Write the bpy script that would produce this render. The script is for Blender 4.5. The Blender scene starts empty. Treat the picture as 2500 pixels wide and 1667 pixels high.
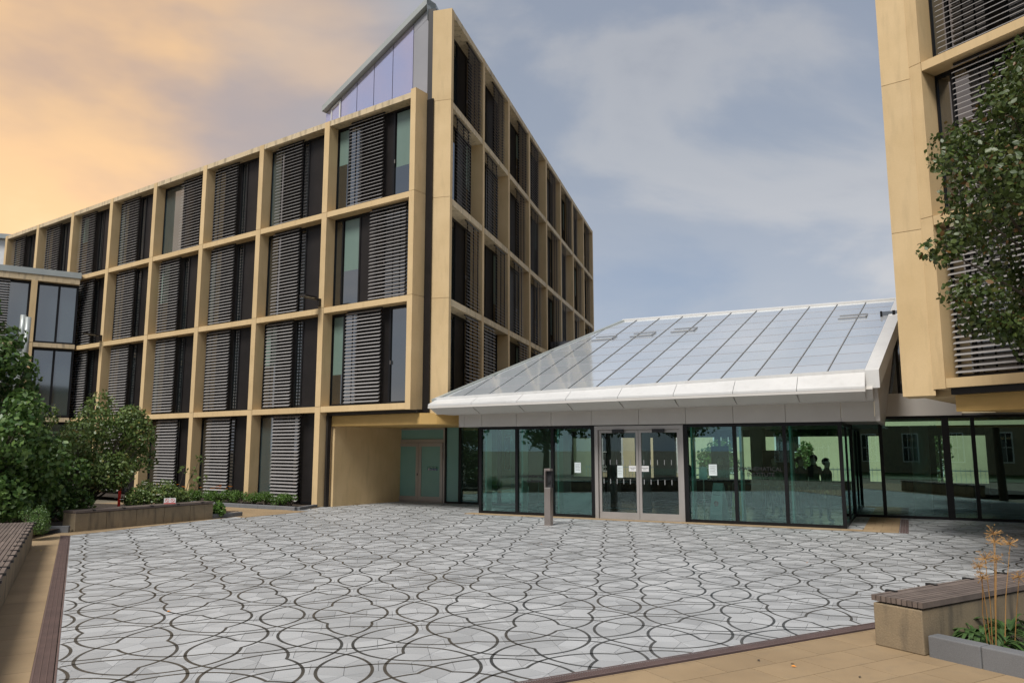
import bpy, bmesh, math, random, cmath
from mathutils import Vector, Matrix
random.seed(7)
R = math.radians
scene = bpy.context.scene
col = scene.collection

# ------------------------------------------------------------------ camera
cam = bpy.data.cameras.new('camera'); cam.lens = 27.0; cam.sensor_width = 36.0
cam.clip_start = 0.1; cam.clip_end = 1500
camo = bpy.data.objects.new('camera', cam); col.objects.link(camo)
camo.location = (0, 0, 2.0); camo.rotation_euler = (R(90 + 7.95), 0, 0)
scene.camera = camo
# ------------------------------------------------------------------ light
SUN_EL, SUN_AZ = 52, -150          # azimuth clockwise from +Y : behind the camera, to the left
sl = bpy.data.lights.new('sun', 'SUN'); sl.energy = 2.0; sl.angle = R(20); sl.color = (1, .96, .9)
so = bpy.data.objects.new('sun', sl); col.objects.link(so)
sd = Vector((math.sin(R(SUN_AZ)) * math.cos(R(SUN_EL)), math.cos(R(SUN_AZ)) * math.cos(R(SUN_EL)), math.sin(R(SUN_EL))))
so.rotation_euler = sd.to_track_quat('Z', 'Y').to_euler()
scene.view_settings.view_transform = 'Standard'; scene.view_settings.look = 'None'
scene.view_settings.exposure = 0.90; scene.view_settings.gamma = 1.0
scene.view_settings.use_curve_mapping = False
world = bpy.data.worlds.new('World'); scene.world = world; world.use_nodes = True
def build_world():
    nt = world.node_tree; nt.nodes.clear(); N = nt.nodes.new; L = nt.links.new
    out = N('ShaderNodeOutputWorld'); bg = N('ShaderNodeBackground'); L(bg.outputs[0], out.inputs[0])
    sky = N('ShaderNodeTexSky'); sky.sky_type = 'NISHITA'; sky.sun_disc = False
    sky.sun_elevation = R(SUN_EL); sky.sun_rotation = R(SUN_AZ); sky.dust_density = 3.0
    skm = N('ShaderNodeMix'); skm.data_type = 'RGBA'; skm.blend_type = 'MULTIPLY'; skm.inputs[0].default_value = 1
    L(sky.outputs[0], skm.inputs[6]); skm.inputs[7].default_value = (.085, .085, .085, 1)
    tc = N('ShaderNodeTexCoord')
    def vdot(v):
        n = N('ShaderNodeVectorMath'); n.operation = 'DOT_PRODUCT'; L(tc.outputs['Generated'], n.inputs[0]); n.inputs[1].default_value = v; return n.outputs['Value']
    def ramp(sock, stops, interp='EASE'):
        r = N('ShaderNodeValToRGB'); r.color_ramp.interpolation = interp
        e = r.color_ramp.elements
        e[0].position, e[0].color = stops[0][0], stops[0][1]
        e[1].position, e[1].color = stops[-1][0], stops[-1][1]
        for p, c in stops[1:-1]:
            x = e.new(p); x.color = c
        L(sock, r.inputs[0]); return r.outputs[0]
    mp = N('ShaderNodeMapping'); L(tc.outputs['Generated'], mp.inputs[0]); mp.inputs['Scale'].default_value = (1.0, 1.0, 2.2)
    mp.inputs['Location'].default_value = (3.1, 1.7, .4)
    nz = N('ShaderNodeTexNoise'); nz.inputs['Scale'].default_value = 1.9; nz.inputs['Detail'].default_value = 7; nz.inputs['Roughness'].default_value = .52
    nz.inputs['Distortion'].default_value = .35; L(mp.outputs[0], nz.inputs[0])
    # cloud deck: blue grey thin parts and whiter billows
    cl = ramp(nz.outputs['Fac'], [(.34, (.30, .38, .52, 1)), (.5, (.40, .455, .55, 1)), (.62, (.56, .58, .62, 1)), (.75, (.44, .47, .53, 1))])
    m1 = N('ShaderNodeMix'); m1.data_type = 'RGBA'; m1.inputs[0].default_value = .8
    L(skm.outputs[2], m1.inputs[6]); L(cl, m1.inputs[7])
    # sunset glow through the cloud on the left
    d = Vector((math.sin(R(-52)) * math.cos(R(24)), math.cos(R(-52)) * math.cos(R(24)), math.sin(R(24))))
    gd = vdot(d)
    nz2 = N('ShaderNodeTexNoise'); nz2.inputs['Scale'].default_value = 2.6; nz2.inputs['Detail'].default_value = 5; L(mp.outputs[0], nz2.inputs[0])
    ad = N('ShaderNodeMath'); ad.operation = 'MULTIPLY_ADD'; L(nz2.outputs['Fac'], ad.inputs[0]); ad.inputs[1].default_value = .16; L(gd, ad.inputs[2])
    gf = ramp(ad.outputs[0], [(.80, (0, 0, 0, 1)), (.93, (.55, .55, .55, 1)), (1.0, (1, 1, 1, 1))])
    gc = ramp(nz2.outputs['Fac'], [(.3, (.62, .46, .37, 1)), (.55, (1.0, .66, .37, 1)), (.72, (1.3, .95, .60, 1))])
    m2 = N('ShaderNodeMix'); m2.data_type = 'RGBA'; L(gf, m2.inputs[0]); L(m1.outputs[2], m2.inputs[6]); L(gc, m2.inputs[7])
    # horizon haze put into the sky colour: lower = brighter
    sx = N('ShaderNodeSeparateXYZ'); L(tc.outputs['Generated'], sx.inputs[0])
    zr = ramp(sx.outputs['Z'], [(0.0, (1.5, 1.42, 1.34, 1)), (.16, (1.45, 1.38, 1.31, 1)), (.36, (1.1, 1.1, 1.1, 1)), (.55, (.98, .98, 1, 1)), (1, (1.0, 1.0, 1.0, 1))], 'LINEAR')
    m3 = N('ShaderNodeMix'); m3.data_type = 'RGBA'; m3.blend_type = 'MULTIPLY'; m3.inputs[0].default_value = 1
    L(m2.outputs[2], m3.inputs[6]); L(zr, m3.inputs[7])
    L(m3.outputs[2], bg.inputs[0]); bg.inputs[1].default_value = .47
build_world()

# ------------------------------------------------------------------ materials
M = {}
def nodes_of(name):
    m = bpy.data.materials.new(name); m.use_nodes = True
    nt = m.node_tree; b = nt.nodes['Principled BSDF']; return m, nt, b
def pm(name, c1, c2=None, scale=3.0, rough=.6, metal=0.0, speck=0.0, speck_scale=220, bump=0.0, bump_scale=120, stain=0.0, stain_col=(.05, .05, .05), rnd=0.0, spec=.5, stretch=(1, 1, 1), coat=0.0, island=True):
    m, nt, b = nodes_of(name); N = nt.nodes.new; L = nt.links.new
    c2 = c2 or tuple(x * .85 for x in c1)
    geo = N('ShaderNodeNewGeometry'); mp = N('ShaderNodeMapping'); L(geo.outputs['Position'], mp.inputs[0]); mp.inputs['Scale'].default_value = stretch
    nz = N('ShaderNodeTexNoise'); nz.inputs['Scale'].default_value = scale; nz.inputs['Detail'].default_value = 6; L(mp.outputs[0], nz.inputs[0])
    r = N('ShaderNodeMapRange'); L(nz.outputs['Fac'], r.inputs[0]); r.inputs[1].default_value = .3; r.inputs[2].default_value = .7
    mx = N('ShaderNodeMix'); mx.data_type = 'RGBA'; L(r.outputs[0], mx.inputs[0]); mx.inputs[6].default_value = (*c1, 1); mx.inputs[7].default_value = (*c2, 1)
    cur = mx.outputs[2]
    def mul(sock, lo, hi):
        nonlocal cur
        rr = N('ShaderNodeMapRange'); L(sock, rr.inputs[0]); rr.inputs[1].default_value = 0; rr.inputs[2].default_value = 1; rr.inputs[3].default_value = lo; rr.inputs[4].default_value = hi
        v = N('ShaderNodeVectorMath'); v.operation = 'SCALE'; L(cur, v.inputs[0]); L(rr.outputs[0], v.inputs['Scale']); cur = v.outputs[0]
    if speck:
        sp = N('ShaderNodeTexNoise'); sp.inputs['Scale'].default_value = speck_scale; sp.inputs['Detail'].default_value = 2; L(geo.outputs['Position'], sp.inputs[0])
        mul(sp.outputs['Fac'], 1 - speck, 1 + speck)
    if rnd:
        oi = N('ShaderNodeObjectInfo'); a = N('ShaderNodeMath'); a.operation = 'ADD'; L(oi.outputs['Random'], a.inputs[0])
        if island: L(geo.outputs['Random Per Island'], a.inputs[1])
        else: a.inputs[1].default_value = 0
        fr = N('ShaderNodeMath'); fr.operation = 'FRACT'; L(a.outputs[0], fr.inputs[0]); mul(fr.outputs[0], 1 - rnd, 1 + rnd)
    if stain:
        sm = N('ShaderNodeMapping'); L(geo.outputs['Position'], sm.inputs[0]); sm.inputs['Scale'].default_value = (5, 5, .9)
        sn = N('ShaderNodeTexNoise'); sn.inputs['Scale'].default_value = 1.3; sn.inputs['Detail'].default_value = 5; L(sm.outputs[0], sn.inputs[0])
        sr = N('ShaderNodeMapRange'); L(sn.outputs['Fac'], sr.inputs[0]); sr.inputs[1].default_value = .52; sr.inputs[2].default_value = .75; sr.inputs[4].default_value = stain
        mm = N('ShaderNodeMix'); mm.data_type = 'RGBA'; L(sr.outputs[0], mm.inputs[0]); L(cur, mm.inputs[6]); mm.inputs[7].default_value = (*stain_col, 1); cur = mm.outputs[2]
    L(cur, b.inputs['Base Color'])
    b.inputs['Roughness'].default_value = rough; b.inputs['Metallic'].default_value = metal
    b.inputs['Specular IOR Level'].default_value = spec; b.inputs['Coat Weight'].default_value = coat
    if bump:
        bn = N('ShaderNodeTexNoise'); bn.inputs['Scale'].default_value = bump_scale; bn.inputs['Detail'].default_value = 3; L(geo.outputs['Position'], bn.inputs[0])
        bp = N('ShaderNodeBump'); bp.inputs['Strength'].default_value = bump; bp.inputs['Distance'].default_value = .01; L(bn.outputs['Fac'], bp.inputs['Height']); L(bp.outputs[0], b.inputs['Normal'])
    M[name] = m; return m
def glass(name, tint, ior=1.5, boost=1.2, add=.03, wave=.0):
    m = bpy.data.materials.new(name); m.use_nodes = True; nt = m.node_tree; nt.nodes.clear(); N = nt.nodes.new; L = nt.links.new
    o = N('ShaderNodeOutputMaterial'); mx = N('ShaderNodeMixShader'); t = N('ShaderNodeBsdfTransparent'); g = N('ShaderNodeBsdfGlossy')
    t.inputs[0].default_value = (*tint, 1); g.inputs['Roughness'].default_value = .0; g.inputs['Color'].default_value = (.74, .93, .94, 1)
    f = N('ShaderNodeFresnel'); f.inputs[0].default_value = ior
    a = N('ShaderNodeMath'); a.operation = 'MULTIPLY_ADD'; a.use_clamp = True; L(f.outputs[0], a.inputs[0]); a.inputs[1].default_value = boost; a.inputs[2].default_value = add
    if wave:
        n = N('ShaderNodeTexNoise'); n.inputs['Scale'].default_value = .8; geo = N('ShaderNodeNewGeometry'); L(geo.outputs['Position'], n.inputs[0])
        bp = N('ShaderNodeBump'); bp.inputs['Strength'].default_value = wave; bp.inputs['Distance'].default_value = .05; L(n.outputs['Fac'], bp.inputs['Height']); L(bp.outputs[0], g.inputs['Normal'])
    L(a.outputs[0], mx.inputs[0]); L(t.outputs[0], mx.inputs[1]); L(g.outputs[0], mx.inputs[2]); L(mx.outputs[0], o.inputs[0])
    M[name] = m; return m
pm('concrete', (.63, .465, .255), (.56, .405, .21), 1.1, .75, speck=.13, speck_scale=90, bump=.15, rnd=.05, island=False, stain=.22, stain_col=(.30, .22, .12))
pm('concrete_edge', (.62, .50, .33), (.50, .40, .25), 2.0, .8, speck=.15, speck_scale=70, bump=.2, stain=.75, stain_col=(.14, .12, .09))
pm('ochre', (.55, .355, .125), (.48, .31, .10), 1.6, .75, speck=.12, speck_scale=90, bump=.12)
pm('brown_metal', (.024, .020, .019), (.018, .016, .015), 2, .45, spec=.35)
pm('spandrel', (.016, .0135, .013), (.011, .0095, .009), 2, .45, spec=.25)
pm('black_frame', (.008, .008, .009), (.006, .006, .007), 2, .4, spec=.3)
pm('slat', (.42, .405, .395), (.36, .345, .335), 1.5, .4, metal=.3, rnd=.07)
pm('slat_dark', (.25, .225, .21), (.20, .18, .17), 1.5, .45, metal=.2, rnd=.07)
pm('pane_dark', (.010, .014, .015), (.008, .011, .012), 1, .03, spec=.9)
pm('blind', (.15, .215, .185), (.125, .19, .16), 1.5, .35, spec=.6, stretch=(1, 1, .3))
pm('frost', (.19, .36, .32), (.17, .33, .29), 1.2, .25, spec=.6)
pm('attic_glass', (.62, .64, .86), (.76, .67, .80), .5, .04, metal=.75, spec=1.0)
pm('white_panel', (.64, .64, .63), (.58, .58, .57), 1.2, .4, stain=.25, stain_col=(.45, .44, .42))
pm('fascia', (.56, .53, .49), (.52, .49, .455), 1.5, .5, speck=.06, speck_scale=60)
pm('soffit', (.60, .575, .54), (.56, .535, .50), 1.5, .5, speck=.05, speck_scale=60)
pm('grey_panel', (.30, .30, .32), (.27, .27, .29), 1, .4)
pm('coping', (.42, .45, .43), (.36, .39, .38), 1.5, .4, metal=.3)
pm('roof_glass', (.80, .84, .87), (.70, .76, .80), .5, .07, metal=.45, spec=1.0, coat=1.0, rnd=.05)
pm('roof_seam', (.24, .245, .25), (.20, .205, .21), 2, .5)
pm('steel', (.42, .37, .34), (.36, .31, .285), 2, .32, metal=.8)
pm('alu', (.44, .41, .385), (.39, .365, .345), 2, .38, metal=.5)
pm('inlay', (.066, .076, .082), (.115, .10, .08), .55, .40, metal=.4, rnd=.22)
pm('granite', (.45, .462, .468), (.33, .343, .352), .55, .55, speck=.28, speck_scale=110, rnd=.16, bump=.05, spec=.35)
pm('joint', (.10, .095, .09), (.08, .075, .07), 3, .9)
pm('sandstone', (.34, .245, .14), (.275, .195, .11), 1.4, .8, speck=.1, speck_scale=80, rnd=.09, bump=.15, stain=.35, stain_col=(.22, .17, .11))
pm('drain', (.17, .115, .105), (.125, .088, .082), 4, .6, metal=.2)
pm('bench_concrete', (.29, .225, .14), (.20, .158, .105), 2.2, .85, speck=.22, speck_scale=60, bump=.35, bump_scale=60, stain=.8, stain_col=(.075, .066, .052), rnd=.07)  # real stains, darkened further to put lens vignetting into the colour
pm('kerb_granite', (.165, .17, .178), (.13, .134, .14), 2, .8, speck=.35, speck_scale=150, bump=.2)
pm('wood', (.17, .135, .115), (.115, .09, .078), 5, .75, rnd=.2, stretch=(1, 1, 1), speck=.25, speck_scale=25)
pm('rubber', (.015, .015, .016), None, 3, .5)
pm('soil', (.045, .032, .022), (.03, .022, .016), 9, .95, speck=.6, speck_scale=25, bump=1.0, bump_scale=25)
pm('bark', (.09, .07, .05), (.06, .048, .036), 14, .9, bump=.5, bump_scale=30)
def leafmat(name, c1, c2, hot=None):
    m, nt, b = nodes_of(name); N = nt.nodes.new; L = nt.links.new
    geo = N('ShaderNodeNewGeometry'); rp = N('ShaderNodeValToRGB'); e = rp.color_ramp.elements
    e[0].position, e[0].color = 0, (*c1, 1); e[1].position, e[1].color = .93 if hot else 1, (*c2, 1)
    if hot: x = e.new(.965); x.color = (*hot, 1)
    L(geo.outputs['Random Per Island'], rp.inputs[0]); L(rp.outputs[0], b.inputs['Base Color'])
    b.inputs['Roughness'].default_value = .42; b.inputs['Specular IOR Level'].default_value = .5
    tr = N('ShaderNodeBsdfTranslucent'); L(rp.outputs[0], tr.inputs[0]); mx = N('ShaderNodeMixShader'); mx.inputs[0].default_value = .22
    L(b.outputs[0], mx.inputs[1]); L(tr.outputs[0], mx.inputs[2]); L(mx.outputs[0], nt.nodes['Material Output'].inputs[0]); M[name] = m
leafmat('leaf_shrub', (.040, .10, .022), (.135, .22, .052))
leafmat('leaf_light', (.065, .12, .026), (.16, .22, .06), (.22, .19, .05))
leafmat('leaf_tree', (.036, .066, .014), (.095, .13, .03), (.17, .09, .03))
leafmat('leaf_hedge', (.05, .12, .015), (.11, .20, .035))
leafmat('leaf_strap', (.03, .075, .015), (.09, .16, .05))
leafmat('grass', (.05, .10, .02), (.09, .15, .035))
pm('dry', (.42, .24, .08), (.30, .16, .05), 20, .8)
pm('orange', (.75, .22, .02), (.8, .3, .03), 9, .6)
pm('petal', (.75, .75, .68), (.8, .78, .7), 9, .6)
pm('white', (.78, .78, .77), None, 3, .6)
pm('mark', (.30, .31, .31), None, 3, .7)
pm('paper', (.72, .80, .80), None, 3, .7)
pm('red', (.60, .025, .015), (.5, .02, .012), 3, .45)
pm('blue', (.015, .07, .16), None, 3, .5)
pm('green_sign', (.02, .17, .10), None, 3, .5)
pm('yellow', (.75, .55, .03), None, 3, .5)
pm('ink', (.02, .02, .022), None, 3, .6)
pm('cream', (.66, .56, .36), (.60, .50, .32), 1.5, .8, speck=.05)
pm('house_stone', (.34, .29, .20), (.27, .23, .165), 2.5, .85, speck=.15, speck_scale=20, stain=.3)
pm('floor_in', (.26, .265, .27), (.22, .225, .23), 1.2, .25, speck=.1, speck_scale=60)
pm('ceil_in', (.34, .33, .31), None, 2, .8)
pm('wall_in', (.36, .36, .34), None, 2, .7)
pm('dark_cloth', (.018, .018, .022), (.012, .012, .015), 5, .9)
pm('navy_cloth', (.02, .03, .06), None, 5, .9)
pm('grey_cloth', (.10, .10, .11), None, 5, .9)
pm('tan_cloth', (.20, .15, .10), None, 5, .9)
pm('skin', (.45, .27, .19), None, 5, .6)
pm('hair', (.03, .02, .015), None, 9, .6)
pm('earth', (.20, .17, .12), (.15, .13, .09), .5, .9, speck=.2)
pm('lamp_lens', (.7, .66, .55), None, 3, .4)
glass('glass_green', (.68, .90, .86), boost=1.6, add=.06)
pm('fin_glass', (.50, .70, .60), (.42, .62, .53), 1.5, .2, spec=.8)
pm('pane_teal', (.045, .068, .072), (.035, .055, .058), 1.2, .04, spec=.9)
for n_ in ('pane_dark', 'pane_teal'): M[n_].node_tree.nodes['Principled BSDF'].inputs['IOR'].default_value = 2.1
glass('glass_clear', (.82, .88, .86), boost=1.0, add=.02)

# ------------------------------------------------------------------ helpers
class Fr:                                  # building frame: x to the right seen from outside, y into the building
    def __init__(s, ox, oy, deg, oz=0):
        a = R(deg); s.o = (ox, oy, oz); s.c, s.s = math.cos(a), math.sin(a); s.deg = deg
    def __call__(s, x, y, z=0): return (s.o[0] + s.c * x - s.s * y, s.o[1] + s.s * x + s.c * y, s.o[2] + z)
W = Fr(0, 0, 0)
class MB:
    def __init__(s): s.v = []; s.f = []; s.m = []; s.cur = 0
    def poly(s, pts):
        i = len(s.v); s.v += [tuple(p) for p in pts]; s.f.append(tuple(range(i, i + len(pts)))); s.m.append(s.cur); return s
    def hexa(s, p):                        # 8 points: 4 bottom ccw, 4 top ccw
        i = len(s.v); s.v += [tuple(q) for q in p]
        for f in ((3, 2, 1, 0), (4, 5, 6, 7), (0, 1, 5, 4), (1, 2, 6, 5), (2, 3, 7, 6), (3, 0, 4, 7)): s.f.append(tuple(i + k for k in f)); s.m.append(s.cur)
        return s
    def box(s, F, x0, x1, y0, y1, z0, z1):
        return s.hexa([F(x0, y0, z0), F(x1, y0, z0), F(x1, y1, z0), F(x0, y1, z0), F(x0, y0, z1), F(x1, y0, z1), F(x1, y1, z1), F(x0, y1, z1)])
    def prism(s, bot, top):                # two rings of points, bottom ccw from above
        n = len(bot); i = len(s.v); s.v += [tuple(q) for q in bot] + [tuple(q) for q in top]
        s.f.append(tuple(i + n - 1 - k for k in range(n))); s.f.append(tuple(i + n + k for k in range(n)))
        for k in range(n): k2 = (k + 1) % n; s.f.append((i + k, i + k2, i + n + k2, i + n + k))
        s.m += [s.cur] * (n + 2); return s
    def tube(s, pts, rad, n=8, cap=True):
        pts = [Vector(p) for p in pts]; rr = rad if isinstance(rad, (list, tuple)) else [rad] * len(pts); i0 = len(s.v)
        for k, p in enumerate(pts):
            d = (pts[min(k + 1, len(pts) - 1)] - pts[max(k - 1, 0)]).normalized()
            u = d.orthogonal().normalized() if abs(d.z) < .99 else Vector((1, 0, 0)); u = (u - d * u.dot(d)).normalized(); w = d.cross(u)
            for j in range(n): a = 2 * math.pi * j / n; s.v.append(tuple(p + (u * math.cos(a) + w * math.sin(a)) * rr[k]))
        for k in range(len(pts) - 1):
            for j in range(n): a, b = i0 + k * n + j, i0 + k * n + (j + 1) % n; s.f.append((a, b, b + n, a + n)); s.m.append(s.cur)
        if cap:
            s.f.append(tuple(i0 + n - 1 - j for j in range(n))); s.m.append(s.cur)
            s.f.append(tuple(i0 + (len(pts) - 1) * n + j for j in range(n))); s.m.append(s.cur)
        return s
    def mesh(s, name, mats, off=(0, 0, 0)):
        me = bpy.data.meshes.new(name); me.from_pydata([(a - off[0], b - off[1], c - off[2]) for a, b, c in s.v], [], s.f)
        for m in (mats if isinstance(mats, (list, tuple)) else [mats]): me.materials.append(M[m])
        if any(s.m): me.polygons.foreach_set('material_index', s.m)
        me.update(); return me
    def build(s, name, mats, parent=None, smooth=False, bevel=0):
        off = (0, 0, 0); p = parent
        while p is not None: off = tuple(off[k] + p.location[k] for k in range(3)); p = p.parent
        o = bpy.data.objects.new(name, s.mesh(name, mats, off)); col.objects.link(o); o.parent = parent
        if smooth: o.data.polygons.foreach_set('use_smooth', [True] * len(o.data.polygons))
        if bevel: b = o.modifiers.new('bevel', 'BEVEL'); b.width = bevel; b.segments = 2; b.limit_method = 'ANGLE'
        return o
def part(name, mats, parent, F, *boxes, **kw):
    mb = MB()
    for b in boxes: mb.box(F, *b)
    return mb.build(name, mats, parent, **kw)
def tag(o, label, cat=None, group=None, kind=None):
    if label: o['label'] = label
    if cat: o['category'] = cat
    if group: o['group'] = group
    if kind: o['kind'] = kind
    return o
def thing(name, loc, label, cat, group=None):
    o = bpy.data.objects.new(name, None); col.objects.link(o); o.location = loc; o.empty_display_size = .3
    return tag(o, label, cat, group)
def inst(name, mesh, parent, mat4):        # child that shares mesh data; mat4 = world matrix, parents only translated
    o = bpy.data.objects.new(name, mesh); col.objects.link(o); o.parent = parent
    off = Vector((0, 0, 0)); p = parent
    while p is not None: off += p.location; p = p.parent
    m = mat4.copy(); m.translation = m.translation - off; o.matrix_basis = m; return o
def text_mesh(name, body, size, mat, parent, F, x, y, z, align='CENTER', space=1.0):   # upright lettering facing -y of F
    cu = bpy.data.curves.new(name, 'FONT'); cu.body = body; cu.size = size; cu.align_x = align; cu.extrude = .0008; cu.space_line = space; cu.resolution_u = 3
    t = bpy.data.objects.new(name, cu); col.objects.link(t); dg = bpy.context.evaluated_depsgraph_get()
    me = bpy.data.meshes.new_from_object(t.evaluated_get(dg)); bpy.data.objects.remove(t); bpy.data.curves.remove(cu)
    me.materials.clear(); me.materials.append(M[mat])
    m = Matrix.Translation(F(x, y, z)) @ Matrix.Rotation(R(F.deg), 4, 'Z') @ Matrix.Rotation(R(90), 4, 'X')
    return inst(name, me, parent, m)
FL = Fr(-6.752, 27.079, -35.1)     # long facade, left
FR = Fr(-2.08, 24.84, 74.33)       # short facade running back from the corner
PV = Fr(-.99, 24.6, -27.1)         # glass entrance pavilion
FB = Fr(9.0, 16.38, -60)           # right building
LK = Fr(-21.4, 36.87, 33)          # low wing far left (x = 0 where it meets the long facade)

# ------------------------------------------------------------------ ground
def clip(poly, edges):
    for (ax, ay, bx, by) in edges:
        out = []
        for i in range(len(poly)):
            p, q = poly[i - 1], poly[i]
            sp = (bx - ax) * (p[1] - ay) - (by - ay) * (p[0] - ax); sq = (bx - ax) * (q[1] - ay) - (by - ay) * (q[0] - ax)
            if sq >= 0:
                if sp < 0: t = sp / (sp - sq); out.append((p[0] + (q[0] - p[0]) * t, p[1] + (q[1] - p[1]) * t))
                out.append(q)
            elif sp >= 0: t = sp / (sp - sq); out.append((p[0] + (q[0] - p[0]) * t, p[1] + (q[1] - p[1]) * t))
        poly = out
        if len(poly) < 3: return []
    return poly
tag(MB().poly([(-500, -500, -.06), (500, -500, -.06), (500, 500, -.06), (-500, 500, -.06)]).build('ground', 'earth'), 'bare ground under and around the paved court', kind='structure')
PLAZA = [(-10.31, 18.39), (-3.0, 5.28), (14.96, 15.26), (15, 22), (8, 30.6), (-4.2, 30.6), (-6.95, 27.0)]
PEDGES = [(*PLAZA[i], *PLAZA[(i + 1) % len(PLAZA)]) for i in range(len(PLAZA))]
def inside(x, y, m=0):
    for ax, ay, bx, by in PEDGES:
        if ((bx - ax) * (y - ay) - (by - ay) * (x - ax)) / math.hypot(bx - ax, by - ay) < m: return False
    return True
plaza = MB().poly([(x, y, -.008) for x, y in PLAZA]).build('plaza_paving', 'joint')
tag(plaza, 'grey granite plaza of rhombus tiles with looping dark metal inlays', kind='structure')
PHI = (1 + 5 ** .5) / 2
def penrose(c, a0, rot, n=9):
    T = []
    for i in range(10):
        B = cmath.rect(a0 * PHI ** n, (2 * i - 1) * math.pi / 10 + rot); C = cmath.rect(a0 * PHI ** n, (2 * i + 1) * math.pi / 10 + rot)
        if i % 2 == 0: B, C = C, B
        T.append((0, c, c + B, c + C))
    for k in range(n):
        r = []
        for t, A, B, C in T:
            if t == 0: P = A + (B - A) / PHI; r += [(0, C, P, B), (1, P, C, A)]
            else:
                Q = B + (A - B) / PHI; S = B + (C - B) / PHI; r += [(1, S, C, A), (1, Q, S, B), (0, S, Q, A)]
        lim = 16 + a0 * PHI ** (n - k); T = [t for t in r if abs((t[1] + t[2] + t[3]) / 3 - complex(.8, 17)) < lim]
    d = {}
    for t, A, B, C in T: m = (B + C) / 2; d.setdefault((t, round(m.real * 300), round(m.imag * 300)), (t, A, B, B + C - A, C))
    return list(d.values())
EDGE = .325
MB_, MC_, RAD = .1945, .30, 2.318          # where the arcs cross the two kinds of edge, and their radius in edge lengths
def arc_on(p, q, ctr, n=7):
    a0 = cmath.phase(p - ctr); da = cmath.phase((q - ctr) / (p - ctr)); r0, r1 = abs(p - ctr), abs(q - ctr)
    return [ctr + cmath.rect(r0 + (r1 - r0) * k / n, a0 + da * k / n) for k in range(n + 1)]
def tile_arcs(t, A, B, A2, C):
    out = []
    for X, Y in ((A, A2), (A2, A)):
        if t == 0: p = X + (B - X) * (1 - MB_); q = X + (C - X) * (1 - MC_); ctr = q + (X - C) * RAD
        else: p = X + (B - X) * MB_; q = C + (Y - C) * MC_; ctr = q + (Y - C) * RAD
        out.append(arc_on(p, q, ctr))
    return out
def band(mb, pts, w=.0158, z=.0016):
    L_, R_ = [], []
    for k, p in enumerate(pts):
        d = pts[min(k + 1, len(pts) - 1)] - pts[max(k - 1, 0)]; n = d / abs(d) * 1j * w; L_.append(p + n); R_.append(p - n)
    for k in range(len(pts) - 1):
        a, b, c, d = R_[k], R_[k + 1], L_[k + 1], L_[k]
        mb.poly([(a.real, a.imag, z), (b.real, b.imag, z), (c.real, c.imag, z), (d.real, d.imag, z)])
        mb.poly([(a.real, a.imag, z - .006), (b.real, b.imag, z - .006), (b.real, b.imag, z), (a.real, a.imag, z)])
        mb.poly([(c.real, c.imag, z - .006), (d.real, d.imag, z - .006), (d.real, d.imag, z), (c.real, c.imag, z)])
def shrink(pts, g):                        # inset a convex ccw ring of complex numbers
    n = len(pts); out = []
    for i in range(n):
        p0, p, p1 = pts[i - 1], pts[i], pts[(i + 1) % n]; d0 = (p - p0) / abs(p - p0); d1 = (p1 - p) / abs(p1 - p)
        s = (d0.conjugate() * d1).imag; out.append(p + (d1 - d0) * g / max(.15, abs(s)))
    return out
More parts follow.
